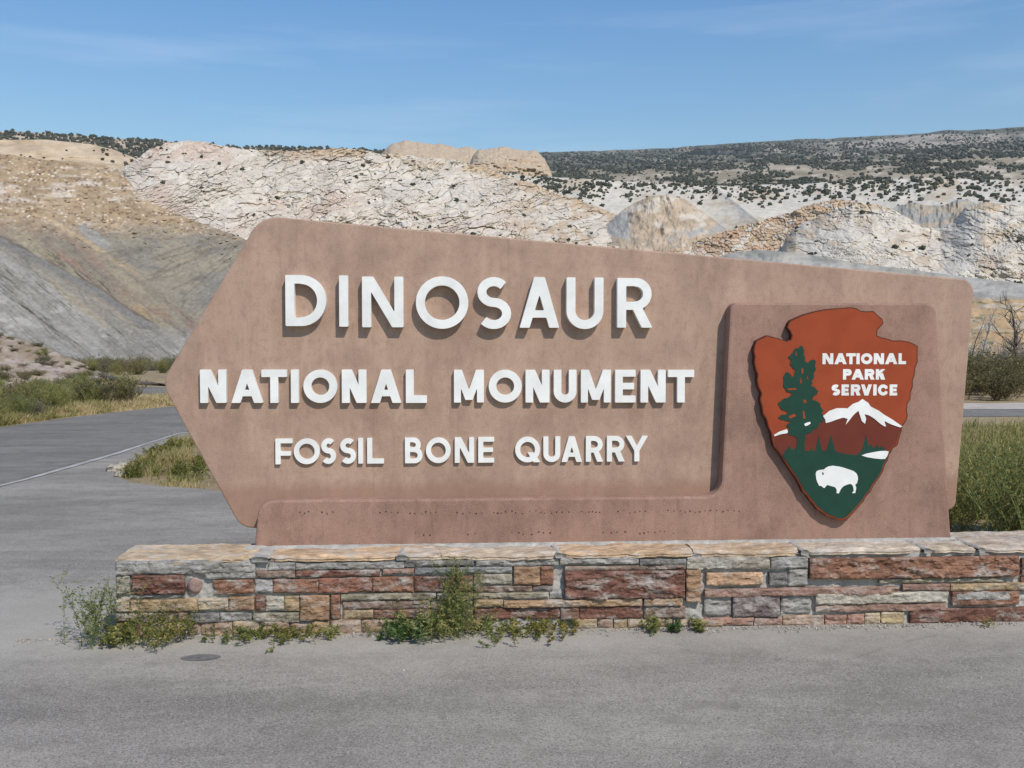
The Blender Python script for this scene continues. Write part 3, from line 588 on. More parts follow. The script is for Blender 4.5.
    if ch == 'K':
        h = s*1.3; return U(box(0, 0, s, 1), poly((s*.5, .33), (s*.5, .33+s*1.2), (w-h*.9, 1), (w, 1)), poly((w*.30, .5), (w*.30+h, .66), (w, 0), (w-h, 0)))
    if ch == 'S':
        rx = (w-s)/2; ru = (1-s)/4*.97; rl = (1-s)/2-ru; cu = 1-s/2-ru; cl = s/2+rl; p = []
        for k in range(15): a = R_(38+(262-38)*k/14); p.append((w/2+rx*.93*math.cos(a), cu+ru*math.sin(a)))
        for k in range(15): a = R_(82-(82+142)*k/14); p.append((w/2+rx*math.cos(a), cl+rl*math.sin(a)))
        return path(p, s)
def field_mesh(name, f, w, n, tow, yf, yb, aspect=1):
    """marching squares of f<0 on [0,w]x[0,1] -> prism between yf and yb. tow maps (u,v)->(x,z)"""
    px = .02; nx = max(8, int(n*w*aspect)); xs = np.linspace(-px, w+px, nx); ys = np.linspace(-px, 1+px, n); X, Y = np.meshgrid(xs, ys); D = f(X, Y)
    D = np.where(np.abs(D) < 1e-6, -1e-6, D); V = []; F = []; vid = {}
    def vert(key, x, y):
        if key not in vid:
            vid[key] = len(V); V.append((x, y))
        return vid[key]
    def crossing(i0, j0, i1, j1):
        if (i1, j1) < (i0, j0): i0, j0, i1, j1 = i1, j1, i0, j0
        a, b = D[j0, i0], D[j1, i1]; t = a/(a-b); return vert((i0, j0, i1, j1), xs[i0]+(xs[i1]-xs[i0])*t, ys[j0]+(ys[j1]-ys[j0])*t)
    edges = []
    ins = D < 0; cell = ins[:-1, :-1] | ins[1:, :-1] | ins[:-1, 1:] | ins[1:, 1:]
    for j, i in zip(*np.nonzero(cell)):
        c = [(i, j), (i+1, j), (i+1, j+1), (i, j+1)]; s_ = [D[q[1], q[0]] < 0 for q in c]; pts = []
        for k in range(4):
            a, b = c[k], c[(k+1) % 4]
            if s_[k]: pts.append((vert(a, xs[a[0]], ys[a[1]]), 0))
            if s_[k] != s_[(k+1) % 4]: pts.append((crossing(*a, *b), 1))
        if len(pts) >= 3:
            F.append([q[0] for q in pts])
            for k in range(len(pts)):
                if pts[k][1] and pts[(k+1) % len(pts)][1]: edges.append((pts[k][0], pts[(k+1) % len(pts)][0]))
    m = len(V); VV = []
    for y in (yf, yb):
        for (u, v) in V: X_, Z_ = tow(u, v); VV.append((X_, y, Z_))
    FF = [tuple(q) for q in F]+[(a, a+m, b+m, b) for a, b in edges]
    me = bpy.data.meshes.new(name); me.from_pydata(VV, [], FF)
    bm = bmesh.new(); bm.from_mesh(me); bmesh.ops.remove_doubles(bm, verts=bm.verts, dist=1e-5); bmesh.ops.dissolve_limit(bm, angle_limit=R_(1.0), verts=bm.verts, edges=bm.edges)
    bmesh.ops.triangulate(bm, faces=[q for q in bm.faces if len(q.verts) > 4]); bmesh.ops.recalc_face_normals(bm, faces=bm.faces)
    fr = [q for q in bm.faces if abs(q.normal.y) > .9]
    if fr and sum(q.normal.y*q.calc_area() for q in fr) > 0: bmesh.ops.reverse_faces(bm, faces=bm.faces)
    bm.to_mesh(me); bm.free(); return me
def put_letter(ch, x0, x1, yt, yb_, spx, thick, plane, mat, parent=None, n=64, name='letter', gap=0.0):
    pf = plane-thick; X0, Zb = w2(x0, yb_, pf); X1, _ = w2(x1, yb_, pf); _, Zt = w2((x0+x1)/2, yt, pf); _, Zb = w2((x0+x1)/2, yb_, pf)
    H = Zt-Zb; w = (X1-X0)/H; s = spx/(yb_-yt)
    me = field_mesh(name, glyph(ch, w, s), w, n, lambda u, v: (X0+u*H, Zb+v*H), pf, plane-gap)
    o = link(name, me, mat); to_sign(o)
    if parent: o.parent = parent
    return o
for ch, a, b, t, bt in (('D', 285.6, 326.2, 275, 326), ('I', 339.3, 348.1, 275.3, 326.6), ('N', 362.2, 403.4, 276.6, 327.2), ('O', 416, 468.4, 276.4, 328.7), ('S', 476.6, 511.2, 277, 329), ('A', 519.7, 559.3, 277, 327.7), ('U', 566.6, 603.4, 277.4, 329), ('R', 617.3, 652.4, 278, 327.6)):
    put_letter(ch, a, b, t, bt, 8.9, .053, DS, M_white)
for ch, a, b in (('N', 200.2, 226.3), ('A', 231.4, 262.9), ('T', 261.6, 287), ('I', 291, 298.8), ('O', 303.5, 337.3), ('N', 341.9, 366.5), ('A', 371, 401.3), ('L', 405.9, 426.9)):
    put_letter(ch, a, b, 369.6, 402.9, 7.8, .031, DS, M_white)
for ch, a, b in (('M', 454, 484), ('O', 488.8, 521.8), ('N', 525.6, 549.5), ('U', 553.8, 576.5), ('M', 581, 610.8), ('E', 615.2, 635.6), ('N', 640.6, 665.6), ('T', 668, 694)):
    put_letter(ch, a, b, 369.8, 402.5, 7.6, .031, DS, M_white)
for ch, a, b in (('F', 275.5, 292.7), ('O', 293.9, 319.8), ('S', 321, 336), ('S', 340, 356), ('I', 358.3, 363.2), ('L', 367.2, 383.9), ('B', 405, 422.5), ('O', 426, 450.8), ('N', 454.8, 474.2), ('E', 478.3, 494.2), ('Q', 515.2, 540), ('U', 543.4, 560.3), ('A', 561.6, 582), ('R', 586, 603.2), ('R', 607, 624.8), ('Y', 626, 647.8)):
    k = (a-275)/372; put_letter(ch, a, b, 438.8-3.0*k, 464.3-3.1*k, 5.0, .02, DS, M_white, n=48)

# ---- arrowhead emblem
TE = .044
def ragged(pts, amp=.55, n=3, seed=2):
    rnd = random.Random(seed); o = []
    for i, a in enumerate(pts):
        b = pts[(i+1) % len(pts)]; L = math.dist(a, b) or 1; nx, ny = -(b[1]-a[1])/L, (b[0]-a[0])/L; o.append(a)
        for k in range(1, n):
            t = k/n; d = rnd.uniform(-amp, amp) if L > 1.6 else 0; o.append((a[0]+(b[0]-a[0])*t+nx*d, a[1]+(b[1]-a[1])*t+ny*d))
    return o
emb = bpy.data.objects.new('arrowhead_emblem', None); COL.objects.link(emb); emb.parent = sign
tag(emb, 'brown, green and white arrowhead emblem with tree, mountain and bison')
def c3(pts): return [(740+x/3.2, 290+y/3.2) for x, y in pts]
def c7(pts): return [(775+x/7.314, 330+y/7.31) for x, y in pts]
def c4(pts): return [(770+x/7.68, 420+y/7.68) for x, y in pts]
OUT = c3([(46, 178), (52, 163), (70, 153), (88, 145), (104, 150), (122, 154), (150, 163), (163, 158), (166, 146), (160, 132), (151, 120), (156, 105), (162, 97), (182, 88), (205, 78), (240, 68), (275, 61), (320, 57), (355, 55), (372, 58), (386, 66), (405, 68), (426, 67), (440, 80), (455, 92), (459, 106), (450, 118), (440, 128), (438, 145), (450, 151), (470, 155), (490, 162), (515, 161), (540, 165), (556, 172), (569, 180), (568, 205), (569, 230), (561, 250), (559, 272), (553, 290), (553, 310), (546, 330), (546, 348), (536, 365), (534, 384), (537, 402), (532, 420), (520, 436), (516, 455), (510, 475), (505, 496), (488, 508), (478, 522), (474, 543), (464, 560), (458, 580), (446, 600), (430, 622), (418, 645), (404, 660), (394, 678), (376, 698), (362, 715), (345, 731), (330, 738), (312, 737), (296, 729), (278, 725), (262, 712), (246, 702), (234, 684), (224, 674), (214, 658), (202, 648), (192, 625), (182, 607), (170, 590), (160, 576), (146, 555), (134, 535), (120, 516), (108, 500), (102, 478), (100, 460), (90, 438), (84, 415), (73, 396), (70, 375), (64, 352), (68, 330), (58, 310), (54, 290), (56, 270), (50, 255), (45, 232), (47, 212), (43, 196)])
def eprism(name, pxs, lay, mat, parent):
    yf = DP-TE-lay*.0012; return_pts = [w2(x, y, yf) for x, y in pxs]; o = prism(name, return_pts, yf, DP-TE-(lay-1)*.0012 if lay else DP+.001, mat); to_sign(o); o.parent = parent; return o
M_edge = mat_plain('dark_brown_paint', (.11, .035, .022), .7, 20, .1, .12); M_orng = mat_plain('rust_orange_paint', (.30, .060, .024), .6, 9, .05, .12); M_dred = mat_plain('dark_red_paint', (.14, .034, .022), .6, 12, .05, .12)
M_grn = mat_plain('dark_green_paint', (.018, .055, .038), .6, 12, .06, .12)
plq = eprism('plaque', OUT, 0, M_edge, emb)
cxm, cym = 836.5, 405
def inset(pts, d):
    o = []
    n = len(pts)
    for i in range(n):
        a = Vector(pts[i-1]); b = Vector(pts[(i+1) % n]); t = (b-a).normalized(); nn = Vector((-t.y, t.x)); o.append((pts[i][0]+nn.x*d, pts[i][1]+nn.y*d))
    return o
area = sum(OUT[i][0]*OUT[(i+1) % len(OUT)][1]-OUT[(i+1) % len(OUT)][0]*OUT[i][1] for i in range(len(OUT)))
eprism('orange_field', inset(OUT, 1.1 if area > 0 else -1.1), 1, M_orng, emb)
eprism('mountain', c3([(107, 470), (155, 450), (210, 432), (265, 412), (300, 392), (350, 380), (372, 368), (390, 352), (410, 374), (440, 394), (480, 416), (520, 440), (511, 455), (505, 474), (500, 492), (484, 504), (473, 520), (468, 545), (150, 550), (126, 519), (113, 497)]), 2, M_dred, emb)
eprism('forest', c3([(137, 530), (144, 515), (150, 510), (157, 498), (165, 510), (175, 508), (184, 500), (195, 512), (222, 516), (228, 505), (234, 516), (242, 512), (251, 466), (262, 512), (272, 517), (280, 505), (291, 460), (304, 512), (318, 521), (350, 526), (376, 528), (390, 512), (397, 490), (403, 463), (412, 500), (420, 492), (427, 506), (438, 496), (446, 508), (453, 498), (462, 509), (473, 520), (469, 542), (459, 559), (453, 579), (441, 599), (425, 620), (413, 642), (399, 658), (389, 675), (372, 694), (358, 710), (343, 724), (330, 731), (313, 730), (299, 723), (281, 718), (267, 707), (251, 696), (239, 680), (229, 669), (219, 654), (207, 643), (197, 622), (187, 604), (175, 587), (165, 572), (151, 552)]), 3, M_grn, emb)
eprism('pine_tree', ragged(c3([(184, 186), (192, 180), (202, 181), (206, 192), (204, 204), (209, 214), (207, 226), (216, 234), (222, 226), (233, 222), (242, 226), (240, 240), (243, 256), (236, 266), (238, 280), (227, 290), (233, 298), (228, 306), (240, 312), (252, 324), (247, 334), (236, 340), (232, 350), (246, 356), (257, 362), (258, 374), (268, 384), (262, 396), (274, 408), (266, 420), (254, 428), (250, 440), (236, 446), (226, 458), (210, 462), (208, 480), (207, 515), (206, 530), (181, 530), (182, 500), (182, 472), (170, 466), (158, 464), (150, 452), (160, 444), (148, 436), (152, 428), (166, 424), (150, 418), (136, 416), (122, 410), (132, 400), (148, 398), (156, 390), (140, 386), (128, 376), (122, 362), (134, 352), (146, 346), (160, 342), (168, 332), (150, 326), (146, 316), (138, 306), (140, 290), (138, 278), (146, 264), (158, 264), (160, 276), (172, 272), (178, 258), (168, 248), (160, 236), (164, 224), (154, 216), (164, 206), (172, 198), (176, 188)])), 4, M_grn, emb)
for gpts in ([(150, 150), (158, 172), (162, 190), (152, 185)], [(192, 280), (208, 284), (206, 318), (196, 322)], [(186, 345), (196, 375), (190, 400), (184, 372)], [(116, 320), (140, 310), (134, 336), (122, 346)], [(90, 428), (150, 424), (160, 436), (100, 440)], [(205, 510), (228, 512), (232, 530), (212, 534)], [(98, 632), (140, 612), (156, 628), (112, 648)], [(203, 590), (214, 596), (222, 645), (208, 650)], [(232, 330), (240, 350), (246, 366), (234, 356)]):
    eprism('sky_gap', c7(gpts), 5, M_orng, emb)
eprism('snowcap', c7([(352, 628), (368, 616), (400, 590), (450, 572), (500, 571), (530, 573), (552, 555), (570, 540), (610, 526), (640, 504), (662, 520), (682, 532), (700, 560), (760, 590), (800, 620), (860, 655), (932, 706), (915, 712), (850, 690), (800, 665), (812, 706), (795, 702), (770, 685), (735, 655), (715, 640), (690, 625), (655, 615), (667, 650), (658, 686), (635, 665), (622, 625), (610, 590), (575, 620), (540, 665), (517, 692), (532, 650), (500, 640), (450, 655), (405, 672), (372, 680), (368, 655)]), 5, M_white, emb)
eprism('snow_patch', c7([(213, 688), (230, 678), (257, 671), (261, 684), (240, 697), (222, 703)]), 5, M_white, emb)
eprism('snow_patch', c4([(32, 113), (75, 88), (130, 70), (139, 92), (130, 102), (80, 110), (34, 126)]), 5, M_white, emb)
eprism('lake', c4([(703, 272), (740, 258), (800, 246), (850, 238), (890, 237), (912, 241), (905, 268), (885, 299), (850, 300), (800, 295), (740, 284)]), 5, M_white, emb)
eprism('bison', c4([(351, 412), (358, 394), (375, 385), (398, 382), (415, 380), (428, 368), (448, 357), (480, 351), (530, 357), (560, 364), (590, 374), (640, 391), (662, 408), (674, 432), (676, 455), (668, 487), (660, 490), (655, 500), (663, 520), (659, 540), (655, 561), (633, 563), (634, 554), (643, 545), (641, 520), (632, 498), (616, 490), (590, 497), (568, 507), (558, 514), (545, 530), (535, 550), (528, 564), (513, 562), (510, 555), (514, 548), (510, 530), (498, 515), (460, 505), (440, 498), (430, 508), (420, 522), (408, 520), (398, 508), (378, 505), (365, 480), (356, 455)]), 5, M_white, emb)
eprism('bison_horn', c4([(401, 402), (412, 404), (413, 418), (406, 424), (402, 412)]), 6, M_grn, emb)
def cx7(x): return 775+x/7.314
def cy7(y): return 330+y/7.31
for word, yt, yb_ in ((zip('NATIONAL', [(347, 426), (434, 524), (520, 590), (595, 619), (628, 712), (722, 797), (804, 895), (903, 958)]), 170, 250), (zip('PARK', [(497, 560), (560, 650), (656, 728), (737, 806)]), 286, 363), (zip('SERVICE', [(412, 476), (486, 540), (554, 626), (628, 708), (718, 743), (752, 822), (838, 893)]), 398, 479)):
    for ch, (a, b) in word: put_letter(ch, cx7(a), cx7(b), cy7(yt), cy7(yb_), 3.25, .0016, DP-TE-.0012, M_white, emb, 36, 'letter')

# ================================================================== STONE WALL
xL = w2(113.5, 600, DW)[0]; xR = w2(1560, 600, DW)[0]
wall = empty('stone_wall', (2.0, (DW+DB)/2, 0)); tag(wall, 'low wall of mixed red, grey and tan flat stones with mortar, carrying the sign', 'stone wall')
WM = Matrix.Translation(Vector((-2.0, -(DW+DB)/2, 0)))
def to_wall(o): o.data.transform(WM); o.parent = wall; return o
def rock_block(acc, x0, x1, z0, z1, yf, yb, col, rough=.008, rnd=.012, seed=0, cell=.018, bulge=0):
    """irregular block with a bumpy front and top; acc collects verts, faces, colours"""
    V, F, C = acc; nx = max(3, int((x1-x0)/cell)+1); nz = max(3, int((z1-z0)/cell)+1)
    xs = np.linspace(x0, x1, nx); zs = np.linspace(z0, z1, nz); X, Z = np.meshgrid(xs, zs); ex = np.minimum(X-x0, x1-X); ez = np.minimum(Z-z0, z1-Z)
    e = np.minimum(ex, ez); d = rnd*(1-sst(0, rnd*1.6, e)); fe, fa, fb_, fpx, fpy = voro(X*14+seed, Z*30+seed+.6*X, seed % 89); Y = yf+d+rough*fbm(X*12+seed, Z*34+seed*1.7, seed % 97, 6, .6)+rough*.8*((fa-.5)*fpx+(fb_-.5)*fpy)*1.3+rough*.5*(vn(X*60, Z*60, seed)-.5)-bulge*np.sin(np.pi*np.clip((Z-z0)/(z1-z0), 0, 1))
    jx = .35*rnd*fbm(Z*22+seed, X*0+seed, 5); jz = .5*rnd*fbm(X*11+seed, X*0+seed, 7, 4)
    X = X+np.where((ex < 1e-6), jx, 0); Z = Z+np.where(ez < 1e-6, jz, 0)
    b = len(V); P = np.stack([X, Y, Z], -1).reshape(-1, 3); V.extend(P.tolist()); F.extend((grid_faces(nz, nx)+b).tolist())
    cn = 1+.22*fbm(X*12+seed, Z*20, seed % 31+3); cc = np.asarray(col)[None]*cn.reshape(-1, 1); C.extend(np.clip(cc, .01, .9).tolist())
    idx = np.arange(nz*nx).reshape(nz, nx)+b
    border = list(idx[0, :])+list(idx[1:, -1])+list(idx[-1, -2::-1])+list(idx[-2:0:-1, 0]); b2 = len(V)
    for k in border: p = V[k]; V.append([p[0], yb, p[2]]); C.append(list(np.clip(np.asarray(col), .01, .9)))
    n = len(border)
    for k in range(n): F.append([border[(k+1) % n], border[k], b2+k, b2+(k+1) % n])
def acc_obj(name, acc, mat, smooth=False):
    V, F, C = acc; me = mesh_np(name, np.array(V), np.array(F), smooth, col=np.array(C)); return to_wall(link(name, me, mat))
cG = (.33, .325, .31); cGd = (.20, .195, .19); cB = (.26, .195, .16); cRB = (.24, .135, .10); cDR = (.20, .105, .08); cOR = (.36, .235, .15); cRU = (.285, .155, .105); cT = (.42, .32, .20); cTp = (.50, .42, .31)
cPK = (.40, .25, .20); cOl = (.31, .28, .21); cCr = (.50, .47, .40); cBl = (.27, .28, .29); cPu = (.20, .165, .165); cPB = (.33, .215, .175); cY = (.45, .36, .22); cRed = (.26, .13, .095); cRubble = (.42, .31, .24)
ST = [ # x0,y0,x1,y1,colour,proud
 (115, 561, 255, 574, cG, .022), (268, 563, 295, 570, cG, .02), (296, 562.5, 404, 569, cG, .018), (404, 560.5, 474, 566.5, cGd, .015), (476, 560, 559, 566, cG, .016), (560, 557.5, 639, 564, cG, .018), (640, 559, 686, 565, cGd, .02), (687, 557, 770, 569, (.38, .35, .30), .024), (771, 557, 808, 568.5, cG, .02),
 (205, 571.5, 255, 578.5, cG, .018), (256, 571, 295, 577.5, cB, .02), (296, 570.5, 380, 576.5, cDR, .02), (383, 569, 414, 574.5, cPB, .022), (415, 567.5, 512, 573.5, cBl, .018),
 (115, 576, 129, 595, cOl, .015), (132, 575.5, 184, 594.5, cDR, .026), (213, 580, 253, 594, cRU, .018), (254, 579.5, 272, 593, (.36, .35, .35), .012), (273, 579.5, 318, 593.5, cRU, .02), (318.5, 578, 372, 592.5, cRed, .02), (372.5, 577, 413.5, 592, cRU, .02), (414.5, 576.5, 456, 592, cDR, .022), (457, 576, 473, 592, cRed, .015),
 (474, 574.5, 512, 584, cOl, .018), (514, 567, 540, 585, cOR, .024), (540.5, 567, 553.5, 585, cRU, .024), (474, 586, 532, 592, cB, .016), (533, 586, 553, 591, cPu, .016), (474, 592.8, 549, 598.5, cOl, .018), (550, 592, 562, 598.5, cBl, .014),
 (130, 595.5, 184, 598.5, cG, .012), (115, 600, 129, 612.5, cY, .02), (129.5, 600, 197, 612, cT, .02), (197.5, 599, 228, 611, cTp, .02), (229, 597, 254, 611, cOR, .022), (255, 596.5, 265, 611, cRB, .018), (265.5, 597, 284, 611, cCr, .02), (284.5, 596.5, 299, 611, cT, .02), (300, 595.5, 329, 620, cOR, .024), (331, 595, 340, 619.5, cRU, .022),
 (341, 593.5, 436, 600, cOl, .024), (437, 593, 473, 600, cT, .02), (343, 601, 430, 609.5, cB, .014), (343, 610.5, 373, 619, cT, .018), (374, 610, 430, 618.5, cRB, .018), (431, 602, 473, 618, cB, .012), (474, 600, 503, 607, cT, .022), (504, 599.8, 642, 606.5, (.42, .29, .18), .03), (644, 598.5, 682, 605.5, (.40, .27, .17), .028),
 (115, 613.5, 188, 622, cB, .016), (190, 614, 219, 623.5, cGd, .02), (220, 613, 251, 622, cG, .012), (253, 613, 299, 622.5, cOl, .02), (474, 608.5, 560, 620, cDR, .006), (561, 607.5, 579, 620, cRB, .018), (580, 607, 643, 619.5, cDR, .012), (644.5, 606.5, 686, 619, cB, .014),
 (565, 566, 686, 570, cB, .018), (565, 570.8, 684.5, 598, cDR, .040), (686.5, 570, 701, 602, cOR, .030),
 (707, 573, 763, 585.5, (.52, .35, .23), .022), (770, 573, 788, 585, cGd, .018), (789, 570, 808, 586, cG, .018), (705, 588, 898, 595.5, cPB, .030), (705, 597, 732, 615.5, cG, .012), (733, 596.5, 780, 617, cPu, .026), (782, 597, 812, 614, cG, .008),
 (810, 557.5, 1019, 578, cRU, .032), (880, 578.8, 1004, 582.5, cOl, .016), (903, 584.3, 950, 590.3, cPB, .022), (951, 582.8, 1120, 589.5, cT, .024), (816, 592.5, 948, 603.5, cCr, .028), (816, 604.5, 946, 611, cPB, .020), (953, 591, 1020, 605.5, cRU, .022), (956, 592.2, 1010, 600, cG, .026),
 (911, 608, 1090, 624.5, cDR, .020), (848, 614.5, 865, 625, cPK, .016), (866, 613.5, 881, 625, cTp, .018), (882, 612.5, 905, 624.5, cY, .018), (826, 615.5, 847, 625, cPK, .012), (784, 616, 825, 625.5, cRubble, .014), (755, 618.5, 783, 626, cPK, .010), (705, 618, 754, 626, cPK, .012)]
acc = ([], [], [])
zfix = lambda x, y: w2(x, y, DW)[1]
for k, (x0, y0, x1, y1, c, pr) in enumerate(ST):
    xa = w2(x0, y0, DW)[0]; xb_ = w2(x1, y0, DW)[0]; zt = zfix((x0+x1)/2, y0); z0 = zfix((x0+x1)/2, y1)
    big = (y1-y0) > 18 and (x1-x0) > 50
    rock_block(acc, xa, xb_, max(.004, z0), zt, DW+.02-pr, DW+.08, c, .018 if big else .012, .006 if (y1-y0) > 10 else .004, k*7+3, .008)
# bottom course of small pinkish rubble
rnd = random.Random(5); x = 114
while x < 705:
    w = rnd.uniform(14, 42); top = 622+rnd.uniform(-1, 2)-(.006*(x-114))
    if x > 545 or x < 470: rock_block(acc, w2(x, 620, DW)[0], w2(x+w-1.2, 620, DW)[0], .002, zfix(x+w/2, top), DW+rnd.uniform(-.002, .012), DW+.08, random.Random(int(x)).choice([cRubble, cPK, cT, cTp, cRubble]), .012, .012, int(x), .012)
    x += w
# courses beyond the right edge of the picture
x = 1022
for zlo, zhi in ((.01, .12), (.125, .175), (.18, .27), (.275, .31), (.315, .375)):
    xx = w2(1093 if zlo < .05 else (1122 if .17 > zlo > .12 else 1022), 600, DW)[0]
    while xx < xR-.1:
        w = rnd.uniform(.15, .8); rock_block(acc, xx, min(xx+w-.01, xR), zlo, zhi-.006, DW+.02-rnd.uniform(.012, .03), DW+.08, rnd.choice([cG, cRU, cT, cDR, cCr, cPB, cOl]), .011, .008, int(xx*90)+9, .02); xx += w
# left end face stones and round pink stone
for k, (ya, yb2, z0, z1, c) in enumerate(((DW+.1, DW+.3, .02, .10, cT), (DW+.31, DB-.02, .02, .12, cB), (DW+.1, DW+.34, .11, .2, cG), (DW+.36, DB-.02, .13, .24, cRB), (DW+.1, DW+.26, .21, .3, cOl), (DW+.27, DB-.02, .25, .31, cPB), (DW+.1, DB-.02, .32, .375, cG))):
    a2 = ([], [], []); rock_block(a2, ya, yb2, z0, z1, 0, .07, c, .01, .01, k+400, .02)
    b = len(acc[0]); acc[0].extend([[xL+.0+p[1], p[0], p[2]] for p in a2[0]]); acc[1].extend([[i+b for i in f[::-1]] for f in a2[1]]); acc[2].extend(a2[2])
masonry = acc_obj('masonry', acc, M_stone)
# pink boulder set in the mortar
bm = bmesh.new(); bmesh.ops.create_icosphere(bm, subdivisions=4, radius=1)
pc = on_y(np.array(193.5), np.array(587.), DW)
for v in bm.verts:
    n = float(fbm(np.array(v.co.x*2+5), np.array(v.co.z*2+v.co.y), 8, 3)); v.co = Vector((pc[0]+v.co.x*.043*(1+.08*n), DW+.035+v.co.y*.045, pc[2]+v.co.z*.044*(1+.08*n)))
for f in bm.faces: f.smooth = True
me = bpy.data.meshes.new('boulder'); bm.to_mesh(me); bm.free(); to_wall(link('boulder', me, mat_plain('pink_boulder', (.36, .25, .21), .95, 18, .3)))
# mortar core: uneven front sheet and body
nx, nz = 900, 46; xs = np.linspace(xL+.004, xR, nx); zs = np.linspace(0, HW-.022, nz); X, Z = np.meshgrid(xs, zs)
Y = DW+.028+.014*fbm(X*9, Z*14, 201, 5)+.006*fbm(X*40, Z*50, 202, 3); Vf = np.stack([X, Y, Z], -1).reshape(-1, 3)
Ff = grid_faces(nz, nx); b = len(Vf)
Vb = np.array([[xL+.004, DW+.02, 0], [xR, DW+.02, 0], [xR, DB-.02, 0], [xL+.004, DB-.02, 0], [xL+.004, DW+.02, HW-.022], [xR, DW+.02, HW-.022], [xR, DB-.02, HW-.022], [xL+.004, DB-.02, HW-.022]])
Vb[:, 0] += np.where(Vb[:, 0] < 0, .03, 0)
Fb = np.array([[1, 2, 6, 5], [2, 3, 7, 6], [3, 0, 4, 7], [4, 5, 6, 7]])+b
to_wall(link('mortar', mesh_np('mortar', np.concatenate([Vf, Vb]), np.concatenate([Ff, Fb])), M_mortar))
# cap stones, each a thin flag with a ragged front edge
def cap_stone(x0, x1, zt, th, over, col, seed, back=DB+.01):
    nx = max(8, int((x1-x0)/.018)); ny = 26; xs = np.linspace(x0, x1, nx); ys = np.linspace(0, 1, ny); X, T = np.meshgrid(xs, ys)
    fr = DW-over+.022*fbm(xs*5+seed, xs*0, seed, 5)+.012*fbm(xs*23, xs*0, seed+1, 3)+.035*(1-sst(0, .06, np.minimum(xs-x0, x1-xs)))**2
    Y = fr[None]+(back-fr[None])*T; e = (1-sst(0, .08, T))*.012
    Z = zt-e+.013*fbm(X*6+seed, Y*9, seed+2, 5)+.004*fbm(X*30, Y*35, seed+3, 3)
    top = np.stack([X, Y, Z], -1); fz = np.stack([X[0], fr+.004+.004*fbm(xs*30, xs*0, seed+4), Z[0]-th*.35], -1); fz2 = np.stack([X[0], fr+.002, Z[0]-th*.75], -1); bt = np.stack([X[0], fr+.014, Z[0]-th], -1); bb = np.stack([X[0], np.full(nx, back), Z[0]-th], -1)
    rows = np.concatenate([bb[None], bt[None], fz2[None], fz[None], top, bb[None]], 0)
    Vv = rows.reshape(-1, 3); Ff = grid_faces(rows.shape[0], nx); c = np.asarray(col)[None]*(1+.2*fbm(rows[..., 0]*6+seed, rows[..., 1]*9+rows[..., 2]*30, seed+6, 4)).reshape(-1, 1)
    # end faces
    R = rows.shape[0]; ends = []
    for kx in (0, nx-1):
        idx = np.arange(R)*nx+kx
        for r_ in range(4, R-2): ends.append([idx[r_], idx[r_+1], idx[0], idx[0]] if False else [idx[r_], idx[r_+1], idx[1], idx[1]])
    me = bpy.data.meshes.new('cap_stone'); fl = Ff.tolist()+[[a, b_, c_] for a, b_, c_, _ in ends]; me.from_pydata(Vv.tolist(), [], fl); me.validate()
    a = me.attributes.new('tint', 'FLOAT_COLOR', 'POINT'); cc = np.ones((len(Vv), 4), dtype=np.float32); cc[:, :3] = np.clip(c, 0, .9); a.data.foreach_set('color', cc.ravel())
    bm = bmesh.new(); bm.from_mesh(me); bmesh.ops.recalc_face_normals(bm, faces=bm.faces); bm.to_mesh(me); bm.free()
    return to_wall(link('cap_stone', me, M_cap))
cOc = (.49, .38, .265); cOc2 = (.51, .37, .24); cPale = (.52, .45, .36)
for k, (a, b_, c, th, ov) in enumerate(((112, 252, (.50, .39, .26), .022, .012), (268, 401, cOc2, .030, .02), (403, 558, (.49, .405, .31), .034, .02), (560, 694, cOc2, .032, .02), (696, 803, cOc, .034, .02), (806, 926, cPale, .03, .01), (929, 980, (.46, .39, .30), .028, .014), (983, 1110, (.48, .40, .31), .028, .012), (1113, 1300, cOc, .03, .01), (1303, 1558, cPale, .03, .01))):
    cap_stone(w2(a, 555, DW)[0], w2(b_, 555, DW)[0], HW-(.006 if k == 0 else 0), th*.62, ov-.022, c, 300+k*11, DB-(.09 if k == 0 else .0)+.01)
# mortar bedding smeared along the foot of the sign and in the cap joints
acc2 = ([], [], [])
pl0 = pb[0][0]-.05; pr0 = pb[-1][0]+.02
nx = 420; xs = np.linspace(pl0, pr0, nx); prof = [(0, .012), (.25, .011), (.6, .006), (1, -.006)]
wv = .055+.045*fbm(xs*4, xs*0, 210, 5)+.02*fbm(xs*20, xs*0, 211, 3)
rows = []
for t, h in prof: rows.append(np.stack([xs, DP+.01-wv*t, np.full(nx, HW)+h+.003*fbm(xs*25, xs*0+t*5, 212, 3)], -1))
Vs = np.concatenate(rows); me = mesh_np('mortar_bed', Vs, grid_faces(4, nx)[:, ::-1], True); to_wall(link('mortar_bed', me, M_mortar))
for jx, wj in ((260, .05), (402, .03), (559, .018), (804.5, .022), (927.5, .022), (981.5, .018)):
    xj = w2(jx, 555, DW)[0]; n = 20; V2 = []
    for i in range(n):
        for j in range(9):
            u = j/8*2-1; w_ = wj*(1+.5*float(fbm(np.array(i*.5+jx), np.array(0.), 4, 3)))
            yy = DW-.008+(DP-DW+.02)*i/(n-1); V2.append((xj+u*w_, yy, HW-.004+.009*(1-u*u)+.004*float(fbm(np.array(i*.9), np.array(j*.9+jx), 6, 3))))
    for j in range(9):
        u = j/8*2-1; V2.append((xj+u*wj*.9, DW-.006, HW-.024))
    V2 = np.array(V2); top = grid_faces(n, 9); fr = np.array([[k, k+1, n*9+k+1, n*9+k] for k in range(8)])
    to_wall(link('mortar_joint', mesh_np('mortar_joint', V2, np.concatenate([top, fr]), True), M_mortar))

exec_veg = True
